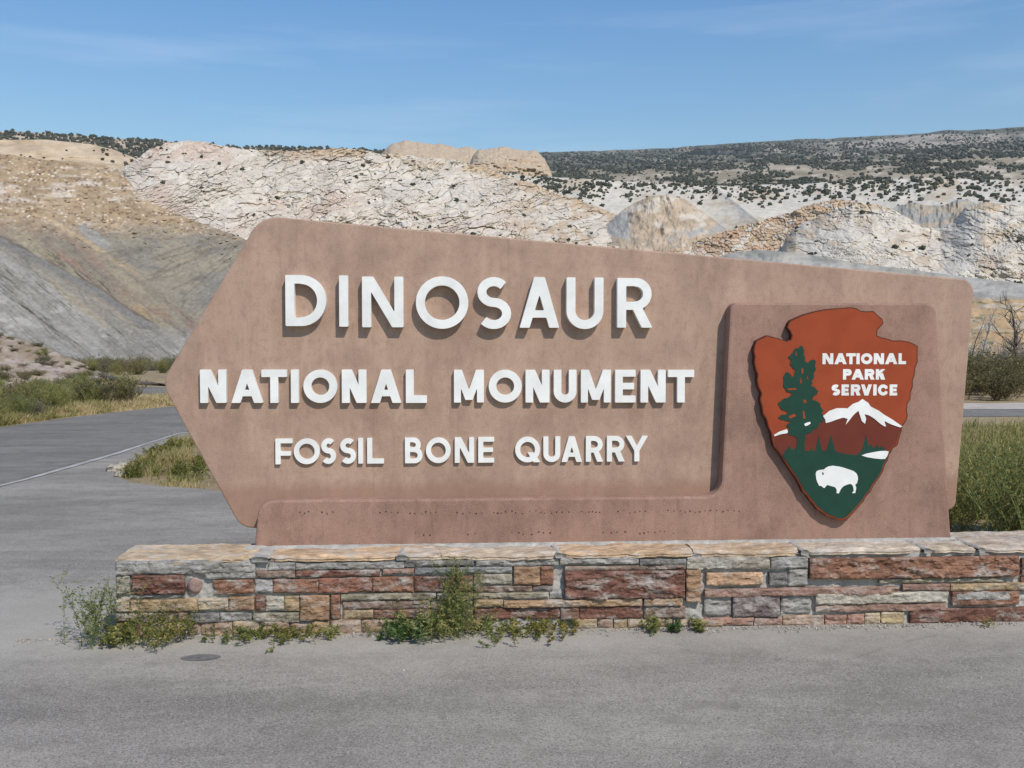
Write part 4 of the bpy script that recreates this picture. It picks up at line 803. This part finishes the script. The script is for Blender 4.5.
# ================================================================== VEGETATION
def tube(V, F, pts, r0, r1, k=4):
    b = len(V); n = len(pts)
    for i, p in enumerate(pts):
        t = i/(n-1); r = r0+(r1-r0)*t; d = (Vector(pts[min(i+1, n-1)])-Vector(pts[max(i-1, 0)])).normalized(); u = d.orthogonal().normalized(); w = d.cross(u)
        for j in range(k): a = 2*math.pi*j/k; q = Vector(p)+u*r*math.cos(a)+w*r*math.sin(a); V.append(tuple(q))
    for i in range(n-1):
        for j in range(k): F.append((b+i*k+j, b+i*k+(j+1) % k, b+(i+1)*k+(j+1) % k, b+(i+1)*k+j))
def leafs(P, D, L, Wd, rng, droop=.2):
    """P (n,3) bases, D (n,3) directions; returns quads verts/faces (diamond leaves)"""
    n = len(P); D = D/np.linalg.norm(D, axis=1, keepdims=True); r = rng.normal(size=(n, 3)); s = np.cross(D, r); s /= np.linalg.norm(s, axis=1, keepdims=True)+1e-9
    L = np.broadcast_to(L, (n,))[:, None]; Wd = np.broadcast_to(Wd, (n,))[:, None]
    a = P; m = P+D*L*.5; t = P+D*L; t[:, 2] -= (L[:, 0]*droop)
    V = np.stack([a, m+s*Wd*.5, t, m-s*Wd*.5], 1).reshape(-1, 3); F = np.arange(4*n).reshape(n, 4); return V, F
def shoot(base, h, lean, az, rng, n=7, wob=.08):
    pts = []; p = np.array(base, float); d = np.array([math.cos(az)*lean, math.sin(az)*lean, 1.0])
    for i in range(n+1):
        pts.append(tuple(p)); d = d+rng.normal(size=3)*wob; d /= np.linalg.norm(d); p = p+d*h/n
    return pts
def plant(seed, h, rad, nst, nbr, nleaf, leafL, leafW, spread=.5, up=.5, stem_r=.004):
    """returns (stemV, stemF, leafV, leafF): stems fan from the base, side twigs, leaves along them"""
    rng = np.random.default_rng(seed); SV, SF = [], []; LP, LD = [], []
    for s_ in range(nst):
        az = rng.uniform(0, 2*np.pi); hh = h*rng.uniform(.6, 1.05); ln_ = spread*rng.uniform(.1, 1.3); bs = (rad*.25*rng.normal(), rad*.25*rng.normal(), 0)
        st = shoot(bs, hh, ln_, az, rng, 7, .09); tube(SV, SF, st, stem_r, stem_r*.35, 3)
        segs = [st]
        for b_ in range(nbr):
            i = rng.integers(1, 7); p = st[i]; a2 = rng.uniform(0, 2*np.pi); br = shoot(p, hh*rng.uniform(.15, .42), rng.uniform(.5, 1.4), a2, rng, 4, .12); tube(SV, SF, br, stem_r*.55, stem_r*.2, 3); segs.append(br)
        for sg in segs:
            A = np.array(sg); m = max(2, int(nleaf*len(sg)/8)); t = rng.uniform(.12, 1, m)*(len(sg)-1); i = np.minimum(t.astype(int), len(sg)-2); f = (t-i)[:, None]; P = A[i]*(1-f)+A[i+1]*f
            D = rng.normal(size=(m, 3)); D[:, 2] = np.abs(D[:, 2])*.6+up; LP.append(P); LD.append(D)
    P = np.concatenate(LP); D = np.concatenate(LD); n = len(P); LV, LF = leafs(P, D, leafL*rng.uniform(.6, 1.3, n), leafW*rng.uniform(.7, 1.2, n), rng)
    return np.array(SV), np.array(SF), LV, LF
M_twig = mat_plain('woody_stem', (.20, .15, .09), .9, 30, .15)
M_gstem = mat_plain('green_stem', (.16, .20, .07), .8, 30, .15)
M_weed = mat_leaf('weed_leaf', [(.07, .09, .025), (.16, .185, .05), (.28, .275, .09), (.42, .37, .15)], .3, 9)
M_weed2 = mat_leaf('ochre_weed_leaf', [(.06, .09, .018), (.15, .16, .035), (.27, .22, .06), (.36, .24, .09)], .3, 9)
M_broad = mat_leaf('broad_leaf', [(.04, .085, .025), (.08, .14, .04), (.16, .21, .09)], .2, 9)
M_rabbit = mat_leaf('rabbitbrush_leaf', [(.12, .115, .04), (.25, .235, .075), (.39, .345, .115), (.52, .44, .17)], .42, 1.6)
M_dkbush = mat_leaf('greasewood_leaf', [(.05, .052, .024), (.11, .105, .045), (.18, .165, .07), (.26, .225, .10)], .25, 1.2)
M_sage = mat_leaf('sagebrush_leaf', [(.08, .085, .06), (.17, .175, .13), (.27, .27, .20)], .2, 1.5)
M_dry = mat_leaf('dry_grass', [(.28, .22, .10), (.46, .36, .17), (.60, .49, .27)], .3, 1.2)
M_grs = mat_leaf('green_grass', [(.12, .14, .04), (.24, .235, .08), (.40, .34, .14), (.52, .42, .20)], .3, 1.2)
def make_plant(name, data, mleaf, mstem, loc, label, cat, group=None, rz=0, sc=1):
    SV, SF, LV, LF = data; root = empty(name, loc, rz); root.scale = (sc, sc, sc) if np.isscalar(sc) else sc; tag(root, label, cat, group)
    link('foliage', mesh_np(name+'_foliage', LV, LF), mleaf, root); link('stems', mesh_np(name+'_stems', SV, SF), mstem, root); return root
def dup(root, loc, rz, sc, label=None, group=None):
    r = root.copy(); COL.objects.link(r); r.location = loc; r.rotation_euler = (0, 0, rz); r.scale = sc if not np.isscalar(sc) else (sc, sc, sc)
    if label: r['label'] = label
    if group: r['group'] = group
    for ch in list(root.children): c = ch.copy(); COL.objects.link(c); c.parent = r
    return r
# ---- weeds growing along the wall foot
def wp(x, y): p = on_ground(np.array(float(x)), np.array(float(y))); return (float(p[0]), float(p[1]), .004)
make_plant('weed', plant(11, .37, .26, 20, 10, 11, .022, .0065, .55, .3, .002), M_weed, M_gstem, wp(98, 644), 'tall leafy green weed sprawling round the left end of the stone wall', 'weed')
make_plant('weed', plant(12, .13, .20, 30, 5, 11, .020, .010, .9, .2, .002), M_weed, M_gstem, wp(118, 644), 'low dark green weed in front of the tall one at the left wall corner', 'weed')
make_plant('weed', plant(13, .21, .34, 36, 6, 11, .020, .009, .85, .3, .002), M_weed2, M_gstem, wp(163, 643), 'yellow-green bushy weed before the framed red stone near the left wall end', 'weed')
make_plant('weed', plant(14, .10, .32, 30, 4, 9, .020, .009, 1.5, .2, .002), M_weed, M_gstem, wp(249, 640.5), 'low sprawling green weed at the wall foot below the sign panel corner', 'weed')
make_plant('weed', plant(15, .09, .28, 26, 4, 8, .020, .009, 1.7, .2, .002), M_weed2, M_gstem, wp(292, 640), 'flat olive weed patch at the wall foot just right of the low sprawling weed', 'weed')
make_plant('weed', plant(16, .08, .1, 12, 2, 8, .026, .008, 1.0, .2, .002), M_weed, M_gstem, wp(334, 639), 'small isolated green tuft at the wall foot left of the broad-leaved plants', 'weed')
make_plant('weed', plant(17, .44, .12, 19, 12, 14, .020, .0055, .18, .4, .002), M_weed, M_gstem, wp(461, 637), 'tallest feathery green weed rising over the wall cap under the middle of the sign', 'weed')
make_plant('weed', plant(18, .20, .34, 40, 8, 11, .022, .007, .7, .3, .002), M_weed, M_gstem, wp(440, 637.5), 'bushy green weed hugging the left side of the tallest weed', 'weed')
make_plant('broadleaf_weed', plant(19, .11, .30, 26, 3, 7, .045, .017, 1.2, .3, .002), M_broad, M_gstem, wp(408, 638), 'grey-green broad-leaved weed clump left of the tallest weed', 'weed')
make_plant('weed', plant(20, .10, .42, 36, 4, 9, .020, .010, 1.4, .2, .002), M_weed, M_gstem, wp(497, 636), 'low mixed green weed just right of the tallest weed', 'weed')
make_plant('weed', plant(21, .11, .36, 34, 4, 9, .022, .011, 1.5, .2, .002), M_weed2, M_gstem, wp(545, 635), 'dry tan and cream low weed below the orange stone of the wall', 'weed')
make_plant('weed', plant(22, .10, .08, 14, 2, 8, .028, .010, .8, .3, .002), M_weed, M_gstem, wp(653, 633.5), 'small leafy tuft below the big dark red stone, leftmost of three', 'weed')
make_plant('weed', plant(23, .08, .06, 12, 2, 8, .026, .010, .8, .3, .002), M_broad, M_gstem, wp(675, 633), 'small leafy tuft below the big dark red stone, middle of three', 'weed')
make_plant('weed', plant(24, .07, .06, 14, 2, 8, .026, .009, 1.2, .3, .002), M_weed, M_gstem, wp(699, 632.5), 'small leafy tuft below the orange upright stone, rightmost of three', 'weed')
make_plant('weed', plant(25, .06, .05, 8, 1, 6, .02, .006, .9, .3, .0015), M_weed2, M_gstem, wp(988, 628.5), 'tiny tuft at the foot of the long purple-red stone', 'weed')
make_plant('weed', plant(26, .12, .06, 9, 2, 6, .02, .004, .9, .3, .0015), M_weed2, M_gstem, wp(372, 638), 'thin pale weed sprig between the small tuft and broad-leaved weed', 'weed')

# ---- pale rocks at the tip of the island
M_rk = mat_plain('pale_rock', (.42, .37, .30), .95, 18, .3)
for k, (px_, py_, r_, lab) in enumerate(((116, 471, .11, 'pale rock at the tip of the grass island, largest of three'), (121, 476.5, .075, 'small pale rock nearest the lot at the tip of the grass island'), (123, 466, .06, 'small pale rock nearest the road at the tip of the grass island'))):
    bm = bmesh.new(); bmesh.ops.create_icosphere(bm, subdivisions=3, radius=1); P0 = gp(px_, py_)
    for v in bm.verts:
        n = float(fbm(np.array(v.co.x*1.3+k*7), np.array(v.co.y*1.3+v.co.z*1.9), 8+k, 4)); v.co = Vector((v.co.x*r_*1.2, v.co.y*r_, v.co.z*r_*.6))*(1+.45*n)
    me = bpy.data.meshes.new('rock'); bm.to_mesh(me); bm.free(); o = link('rock', me, M_rk); o.location = (P0[0], P0[1], r_*.25); tag(o, lab, 'rock')

# ---- pebbles and grit along the wall foot
rng = np.random.default_rng(31); V_, F_ = [], []
ico = bmesh.new(); bmesh.ops.create_icosphere(ico, subdivisions=1, radius=1); iv = np.array([v.co[:] for v in ico.verts]); if_ = np.array([[v.index for v in f.verts] for f in ico.faces]); ico.free()
n = 2600; xs = rng.uniform(xL-.5, 4.5, n); ys = DW-.005-np.abs(rng.normal(0, .05, n)); s = .0022+.006*rng.random(n)**4
far_n = 260; xs = np.concatenate([xs, rng.uniform(-3.5, 4, far_n)]); ys = np.concatenate([ys, rng.uniform(3.3, 5.4, far_n)]); s = np.concatenate([s, .0015+.0035*rng.random(far_n)**3])
tot = len(xs); Vp = iv[None]*s[:, None, None]*rng.uniform(.6, 1.3, (tot, 1, 3))*(1+.15*rng.normal(size=(tot, len(iv), 1))); Vp[..., 0] += xs[:, None]; Vp[..., 1] += ys[:, None]; Vp[..., 2] += .005+s[:, None]*.4
Fp = if_[None]+(np.arange(tot)*len(iv))[:, None, None]
M_peb = mat_leaf('pebble', [(.22, .2, .18), (.38, .34, .29), (.55, .5, .43)], 0, 40)
tag(link('pebbles', mesh_np('pebbles', Vp.reshape(-1, 3), Fp.reshape(-1, 3)), M_peb), 'loose grit and pebbles gathered along the foot of the wall', 'gravel', kind='stuff')

# ---- grass blades
def blades(name, pts, h, w, mat, label, seed):
    rng = np.random.default_rng(seed); n = len(pts); a = rng.uniform(0, 2*np.pi, n); H = h*rng.uniform(.35, 1.3, n)*(.45+1.3*sst(-.2, .35, fbm(pts[:, 0]*2.1, pts[:, 1]*2.1, 219, 4))); lean = rng.normal(size=(n, 2))*.45*H[:, None]; dx = np.cos(a)*w/2; dy = np.sin(a)*w/2
    b0 = pts+np.stack([dx, dy, np.zeros(n)], 1); b1 = pts-np.stack([dx, dy, np.zeros(n)], 1); m0 = pts+np.stack([lean[:, 0]*.4+dx*.7, lean[:, 1]*.4+dy*.7, H*.6], 1); m1 = pts+np.stack([lean[:, 0]*.4-dx*.7, lean[:, 1]*.4-dy*.7, H*.6], 1); t = pts+np.stack([lean[:, 0], lean[:, 1], H], 1)
    V = np.stack([b0, b1, m1, m0, t], 1).reshape(-1, 3); k = np.arange(n)*5; F = np.concatenate([np.stack([k, k+1, k+2, k+2], 1)[:, :3], np.stack([k, k+2, k+3], 1), np.stack([k+3, k+2, k+4], 1)])
    return tag(link(name, mesh_np(name, V, F), mat), label, 'grass', kind='stuff')
def inpoly(P, poly_):
    x, y = P[:, 0], P[:, 1]; c = np.zeros(len(P), bool); j = len(poly_)-1
    for i in range(len(poly_)):
        xi, yi = poly_[i]; xj, yj = poly_[j]; m = ((yi > y) != (yj > y)) & (x < (xj-xi)*(y-yi)/(yj-yi+1e-12)+xi); c ^= m; j = i
    return c
isl = [gp(300, 494), gp(222, 490.5), gp(200, 489), gp(160, 486.5), gp(131, 482.5), gp(121, 478), gp(124, 469), gp(142, 457), gp(162, 448), gp(190, 437), gp(300, 428), gp(420, 424), gp(420, 490)]
rng = np.random.default_rng(41); q = rng.uniform(0, 1, (160000, 2)); q = np.stack([q[:, 0]*9-8, q[:, 1]*11+9.5], 1); q = q[inpoly(q, isl)]
dens = fbm(q[:, 0]*1.6, q[:, 1]*1.6, 211, 5); keep = rng.random(len(q)) < sst(-.12, .22, dens)*.95+.08; q = q[keep][:60000]
gcol = fbm(q[:, 0]*.5+3, q[:, 1]*.5, 215, 3); left_green = (q[:, 0] < -3.6)
mk = (gcol+.35*left_green+rng.normal(0, .2, len(q))) > .36
z3 = lambda q_, z=0.0: np.concatenate([q_, np.full((len(q_), 1), z)], 1)
blades('green_grass', z3(q[mk]), .10, .010, M_grs, 'green and straw grass on the island between road and parking lot', 5)
blades('dry_grass', z3(q[~mk]), .10, .009, M_dry, 'dry blond grass on the island between road and parking lot', 6)
for k in range(9):
    tpos = isl[4+k % 5] if k < 9 else isl[2]; jx = random.Random(k).uniform(.05, 1.0); P0 = (tpos[0]*(1-jx*.35)+-1.5*jx*.35, tpos[1]*(1-jx*.35)+13.2*jx*.35)
    make_plant('island_weed', plant(140+k, .22, .3, 16, 5, 10, .035, .012, 1.0, .5, .003), M_rabbit if False else M_weed2, M_gstem, (P0[0], P0[1], 0), 'small olive weed in the grass of the island left of the sign', 'weed', 'weeds in the grass island')
# verge beyond the road on the left and blond strip by the bend
rng = np.random.default_rng(43); n = 42000; px_ = rng.uniform(-200, 175, n); base_y = np.interp(px_, [-200, 0, 60, 120, 168], [453, 426.8, 418.2, 411.2, 406.3]); py_ = base_y-np.abs(rng.normal(0, 1, n))*np.where(px_ > 95, 4.5, 3.0)
p = on_ground(px_, py_); mk = (fbm(px_/12, py_/3, 221, 3)+.25) > .1; yel = px_ > 112
p[:, 2] = 0; blades('verge_grass', p[mk & ~yel], .14, .02, M_grs, 'grass along the far edge of the road at left', 7); blades('blond_verge_grass', p[~(mk & ~yel)], .12, .02, M_dry, 'blond dry grass along the road bend at left', 8)
# rough cover on the valley floor
rng = np.random.default_rng(47); n = 30000; px_ = rng.uniform(940, 1150, n); py_ = rng.uniform(412, 520, n)**1.0; p = on_ground(px_, py_); p = p[(p[:, 1] > 6.9) & (p[:, 1] < 19.0)]; p[:, 2] = 0
blades('rough_grass', p, .13, .014, M_grs, 'rough grass between the bushes behind the right end of the wall', 9)

# ---- shrubs
protos = {}
def proto(key, *a, ml=None, ms=None):
    SV, SF, LV, LF = plant(*a); protos[key] = (mesh_np(key+'_foliage', LV, LF), mesh_np(key+'_stems', SV, SF), ml, ms)
    protos[key][0].materials.append(ml); protos[key][1].materials.append(ms)
def shrub(key, name, loc, sc, rz, label, cat, group=None):
    r = empty(name, loc, rz); r.scale = sc if not np.isscalar(sc) else (sc,)*3; tag(r, label, cat, group)
    for nm, me in (('foliage', protos[key][0]), ('stems', protos[key][1])): o = bpy.data.objects.new(nm, me); COL.objects.link(o); o.parent = r
    return r
for k in range(3):
    proto('rabbit%d' % k, 50+k, 1.0, .5, 46, 9, 15, .050, .013, .75, .9, .005, ml=M_rabbit, ms=M_gstem)
    proto('dark%d' % k, 60+k, 1.0, .6, 40, 9, 13, .060, .028, .9, .5, .007, ml=M_dkbush, ms=M_twig)
    proto('sage%d' % k, 70+k, 1.0, .6, 34, 8, 12, .055, .024, 1.0, .5, .007, ml=M_sage, ms=M_twig)
rnd = random.Random(12)
def S3(s, f=.15): return (s*rnd.uniform(1-f, 1+f), s*rnd.uniform(1-f, 1+f), s*rnd.uniform(1-f, 1+f))
# tall rabbitbrush thicket right behind the wall
for k in range(46):
    y = 7.3+12.6*(k/45)**1.25; xc = 512+0; px_ = rnd.uniform(938, 1130); r = ray(np.array(px_), np.array(400.)); x = float(r[0]/r[1]*y)
    top = max(.10, min(.80, 1.36-.083*y)); y = min(y, 17.2); shrub('rabbit%d' % rnd.randrange(3), 'rabbitbrush', (x, y, 0), S3(top*rnd.uniform(.85, 1.15)), rnd.uniform(0, 6.3), 'yellow-green rabbitbrush in the dense thicket behind the right end of the wall', 'bush', 'rabbitbrush thicket behind the wall')
# dark bushes beyond the right road
for k in range(34):
    y = 27.2+rnd.random()**1.4*26; px_ = rnd.uniform(945, 1110); r = ray(np.array(px_), np.array(400.)); x = float(r[0]/r[1]*y); s_ = rnd.uniform(.9, 1.45)
    shrub(('dark%d' if rnd.random() < .75 else 'rabbit%d') % rnd.randrange(3), 'greasewood_bush', (x, y, 0), S3(s_), rnd.uniform(0, 6.3), 'dark green bush in the row beyond the pale gravel shoulder at right', 'bush', 'dark bushes beyond the gravel shoulder')
# bushes beyond the road on the left
for k in range(58):
    px_ = rnd.uniform(-120, 128); gy = np.interp(px_, [-120, 0, 60, 120], [441, 425, 416.5, 409.5])-1.0-rnd.random()**1.2*(16 if px_ < 90 else 8); p = on_ground(np.array(px_), np.array(gy)); s_ = rnd.uniform(.42, .85)
    z = 0
    key = rnd.choice(['rabbit%d', 'rabbit%d', 'dark%d', 'rabbit%d']) % rnd.randrange(3)
    shrub(key, 'roadside_bush', (float(p[0]), float(p[1]), z), S3(s_), rnd.uniform(0, 6.3), 'olive-green bush in the thicket across the road left of the sign', 'bush', 'bushes across the road at left')
for px_, gy, s_ in ((28, 418.5, .55), (36, 419, .45)):
    p = on_ground(np.array(float(px_)), np.array(gy)); shrub('sage%d' % rnd.randrange(3), 'sagebrush', (float(p[0]), float(p[1]), 0), s_, rnd.random()*6, 'blue-grey sagebrush in front of the green bushes across the road', 'bush', 'blue-grey sagebrush across the road')
# valley floor bushes between slope and badlands hill
for k in range(80):
    px_ = rnd.uniform(62, 215); rg = rnd.uniform(58, 165); gzv = float(gz(rg)); r = ray(np.array(px_), np.array(370.)); h = math.hypot(r[0], r[1]); x = float(r[0]/h*rg); y = float(r[1]/h*rg)
    shrub(rnd.choice(['dark%d', 'dark%d', 'sage%d', 'rabbit%d']) % rnd.randrange(3), 'valley_bush', (x, y, gzv-.1), S3(rnd.uniform(.9, 1.9)*rg/120+.2), rnd.uniform(0, 6.3), 'dark bush on the valley floor at the foot of the grey hill', 'bush', 'bushes below the grey hill')
# low shrubs on the roadside slope
fp = foot['P']
for k in range(130):
    j = rnd.randrange(12, 88); i = rnd.randrange(170, 296); q = fp[j, i]; s_ = rnd.uniform(.2, .5)
    shrub(rnd.choice(['sage%d', 'dark%d', 'rabbit%d']) % rnd.randrange(3), 'low_shrub', (float(q[0]), float(q[1]), float(q[2])-.05), (s_*1.4, s_*1.4, s_*.7), rnd.uniform(0, 6.3), 'low shrub dotted on the pinkish slope at far left', 'bush', 'low shrubs on the pinkish slope')

# ---- dead trees on the right
M_dead = mat_plain('bleached_wood', (.42, .38, .33), .9, 8, .15); M_dead2 = mat_plain('charred_wood', (.12, .10, .085), .9, 8, .2)
def dead_tree(px_, rg, h, mat, label, seed, lean=0.1, nb=9, r0=.1):
    rng = np.random.default_rng(seed); r = ray(np.array(float(px_)), np.array(370.)); hh = math.hypot(r[0], r[1]); loc = (float(r[0]/hh*rg), float(r[1]/hh*rg), float(gz(rg))-.1)
    root = empty('dead_tree', loc); tag(root, label, 'tree'); V, F = [], []; st = shoot((0, 0, 0), h, lean, rng.uniform(0, 6), rng, 9, .07); tube(V, F, st, r0, r0*.15, 6)
    link('trunk', mesh_np('trunk', np.array(V), np.array(F)), mat, root); V, F = [], []
    for b in range(nb):
        i = rng.integers(2, 9); br = shoot(st[i], h*rng.uniform(.25, .5), rng.uniform(.7, 1.8), rng.uniform(0, 6.3), rng, 6, .2); tube(V, F, br, r0*.45*(1-i/12), r0*.05, 4)
        for c in range(4): j = rng.integers(1, 6); tw = shoot(br[j], h*rng.uniform(.1, .25), rng.uniform(.5, 1.8), rng.uniform(0, 6.3), rng, 4, .25); tube(V, F, tw, r0*.16, r0*.03, 3)
    link('branches', mesh_np('branches', np.array(V), np.array(F)), mat, root); return root
dead_tree(983, 58, 3.5, M_dead, 'bare bleached tree rising from the dark bushes near the slab edge', 5, .12, 9, .10)
dead_tree(1021, 54, 3.7, M_dead2, 'tallest dark bare tree at the right edge of the photo', 8, .06, 14, .13)
dead_tree(1010, 60, 2.6, M_dead2, 'short dark snag between the two taller bare trees', 9, .05, 5, .12)
dead_tree(968, 62, 3.6, M_dead2, 'thin dark bare tree half hidden by the slab right edge', 10, .2, 8, .05)
dead_tree(1048, 56, 3.6, M_dead, 'bare bleached tree just beyond the right edge of the photo', 15, .1, 9, .08)
# tangle of bare brush on the valley floor
for k in range(26):
    rg = rnd.uniform(60, 82); px_ = rnd.uniform(950, 1080); r = ray(np.array(px_), np.array(370.)); h = math.hypot(r[0], r[1]); o = dup if False else None
    if k == 0:
        V, F = [], []; rg2 = np.random.default_rng(99)
        for q_ in range(46): tube(V, F, shoot((rg2.normal()*.3, rg2.normal()*.3, 0), rg2.uniform(1.0, 2.3), rg2.uniform(.1, 1.1), rg2.uniform(0, 6.3), rg2, 6, .16), .022, .006, 3)
        bare_me = mesh_np('bare_brush', np.array(V), np.array(F)); bare_me.materials.append(mat_plain('grey_twigs', (.27, .25, .23), .9, 6, .2))
    ob = bpy.data.objects.new('bare_brush', bare_me); COL.objects.link(ob); ob.location = (float(r[0]/h*rg), float(r[1]/h*rg), float(gz(rg))); ob.rotation_euler = (0, 0, rnd.uniform(0, 6)); ob.scale = S3(rnd.uniform(.8, 1.3)); tag(ob, 'leafless grey brush in the tangle round the bare trees at right', 'bush', 'leafless brush around the bare trees')
# shadow of the cut bank along the far bend, built as a dark tube
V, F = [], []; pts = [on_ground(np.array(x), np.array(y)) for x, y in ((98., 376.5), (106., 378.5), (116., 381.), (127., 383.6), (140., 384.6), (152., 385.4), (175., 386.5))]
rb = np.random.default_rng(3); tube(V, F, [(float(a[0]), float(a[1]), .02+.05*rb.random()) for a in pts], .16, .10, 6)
tag(link('road_bank_shade', mesh_np('road_bank_shade', np.array(V), np.array(F), True), M_dead2), kind='structure')  # dark wood material stands for the shade under the bank

# ---- junipers
M_jun = mat_leaf('juniper_green', [(.045, .05, .03), (.075, .078, .05), (.115, .112, .075)], .05, .35)
ico = bmesh.new(); bmesh.ops.create_icosphere(ico, subdivisions=2, radius=1); iv2 = np.array([v.co[:] for v in ico.verts]); if2 = np.array([[v.index for v in f.verts] for f in ico.faces]); ico.free()
jm = []
for k in range(4):
    rng = np.random.default_rng(500+k); Vj, Fj = [], []
    for b in range(5):
        c = rng.normal(size=3)*[.45, .45, .22]+[0, 0, .85]; s_ = rng.uniform(.45, .8); vv = iv2*s_*(1+.22*rng.normal(size=(len(iv2), 1)))*[1, 1, .85]+c; Fj.append(if2+len(iv2)*b); Vj.append(vv)
    me = mesh_np('juniper', np.concatenate(Vj), np.concatenate(Fj)); me.materials.append(M_jun); jm.append(me)
cand = []
def cands(H, n, dens, seed, smin, smax, v0=.02, v1=.98):
    rng = np.random.default_rng(seed); P = H['P']; ny, nx = P.shape[:2]; j = rng.integers(max(1, int(ny*v0)), int(ny*v1), n*6); i = rng.integers(2, nx-2, n*6); X = H['X'][j, i]; Y = H['Y'][j, i]; d = dens(X, Y); k = rng.random(n*6) < d; k = np.nonzero(k)[0][:n]
    tj = rng.random((len(j), 2)); PJ = lambda a: (P[j[a], i[a]]*(1-tj[a, 0])+P[j[a], i[a]+1]*tj[a, 0])*(1-tj[a, 1])+tj[a, 1]*(P[j[a]-1, i[a]]*(1-tj[a, 0])+P[j[a]-1, i[a]+1]*tj[a, 0])
    return [(PJ(a), smin*.7+(smax-smin*.7)*rng.random()**1.8*1.1, X[a], Y[a]) for a in k]
vis = lambda X: (X > -20) & (X < 1044)
cl = lambda X, Y, s: sst(-.15, .35, fbm(X/22, Y/8, s, 4))
near_j = []
near_j += cands(white, 115, lambda X, Y: (.25+.75*cl(X, Y, 301))*vis(X)*(Y < 250)*.5, 1, .7, 1.4)
near_j += cands(rslab, 34, lambda X, Y: .5*cl(X, Y, 302)*vis(X), 2, .7, 1.3)
near_j += cands(rub, 20, lambda X, Y: .4*vis(X), 3, .8, 1.4)
near_j += cands(pale, 116, lambda X, Y: (.35+.65*sst(212, 190, Y+6*fbm(X/30, Y/30, 305)))*vis(X)*.8, 4, 1.2, 2.2)
near_j += cands(left, 12, lambda X, Y: (Y < 200)*.4*vis(X), 5, .7, 1.3)
near_j = [q for q in near_j if True][:286]
for k, (P, s_, X, Y) in enumerate(near_j):
    o = bpy.data.objects.new('juniper', jm[k % 4]); COL.objects.link(o); o.location = (float(P[0]), float(P[1]), float(P[2])-.15*s_); o.rotation_euler = (0, 0, random.uniform(0, 6.3)); o.scale = (s_, s_, s_*random.uniform(.8, 1.1))
    tag(o, 'small dark green juniper dotting the bare white and tan rock slopes', 'juniper', 'junipers dotting the rock slopes')
stuff = []
stuff += cands(plat, 7500, lambda X, Y: np.clip(sst(205, 172, Y+8*fbm(X/40, Y/10, 310))*(.05+.95*sst(-.15, .12, fbm(X/26, Y/4, 311)))*sst(500, 540, X)*np.where(Y < 168, .9, .8), 0, 1), 6, 1.9, 3.4, .0, .62)
stuff += cands(plat, 6500, lambda X, Y: (X > 500)*.9*(.3+.7*sst(-.3, .2, fbm(X/35, Y/3, 317))), 7, 2.8, 5.2, .60, .99)
stuff += cands(shoulder, 3800, lambda X, Y: .85*(.25+.75*sst(-.3, .25, fbm(X/25, Y/5, 318))), 8, 2.2, 4.2, .0, .99)
stuff += cands(mesa, 6000, lambda X, Y: .9*sst(-.3, .1, fbm(X/20, Y/4, 313)+.4), 9, 2.6, 4.4, .25, 1.0)
stuff += cands(pale, 1500, lambda X, Y: sst(208, 186, Y+6*fbm(X/30, Y/12, 314))*(.3+.7*cl(X, Y, 315)), 10, 1.3, 2.7, .45, 1.0)
stuff += cands(beige, 90, lambda X, Y: sst(120, 30, np.abs(X-100))*.3*(Y > 150), 12, 1.2, 2.2, .3, 1.0)
rng = np.random.default_rng(77); m = len(stuff); Pc = np.array([q[0] for q in stuff]); Ss = np.array([q[1] for q in stuff])
Vj = iv[None]*(1+.2*rng.normal(size=(m, len(iv), 1)))*Ss[:, None, None]*np.array([1, 1, .8]); Vj = Vj+Pc[:, None, :]; Vj[..., 2] += (Ss*.5)[:, None]
Fj = if_[None]+(np.arange(m)*len(iv))[:, None, None]
tag(link('juniper_woodland', mesh_np('juniper_woodland', Vj.reshape(-1, 3), Fj.reshape(-1, 3)), M_jun), 'dark belt of distant juniper woodland covering the plateau and mesa tops', 'woodland', kind='stuff')

# ================================================================== HAZE
hm = bpy.data.materials.new('haze_air'); hm.use_nodes = True; t = hm.node_tree; t.nodes.clear(); o_ = t.nodes.new('ShaderNodeOutputMaterial'); pv = t.nodes.new('ShaderNodeVolumePrincipled')
pv.inputs['Density'].default_value = .00005; pv.inputs['Color'].default_value = (.74, .84, 1, 1); pv.inputs['Anisotropy'].default_value = .2; t.links.new(pv.outputs[0], o_.inputs['Volume'])
hx, hy0, hy1, z0, z1 = 5600, -60, 5600, -4.0, 1150
Vh = [(-hx, hy0, z0), (hx, hy0, z0), (hx, hy1, z0), (-hx, hy1, z0), (-hx, hy0, z1), (hx, hy0, z1), (hx, hy1, z1), (-hx, hy1, z1)]
me = bpy.data.meshes.new('haze'); me.from_pydata(Vh, [], [(3, 2, 1, 0), (4, 5, 6, 7), (0, 1, 5, 4), (1, 2, 6, 5), (2, 3, 7, 6), (3, 0, 4, 7)]); tag(link('haze', me, hm), 'thin pale haze in the air', 'haze', kind='stuff')
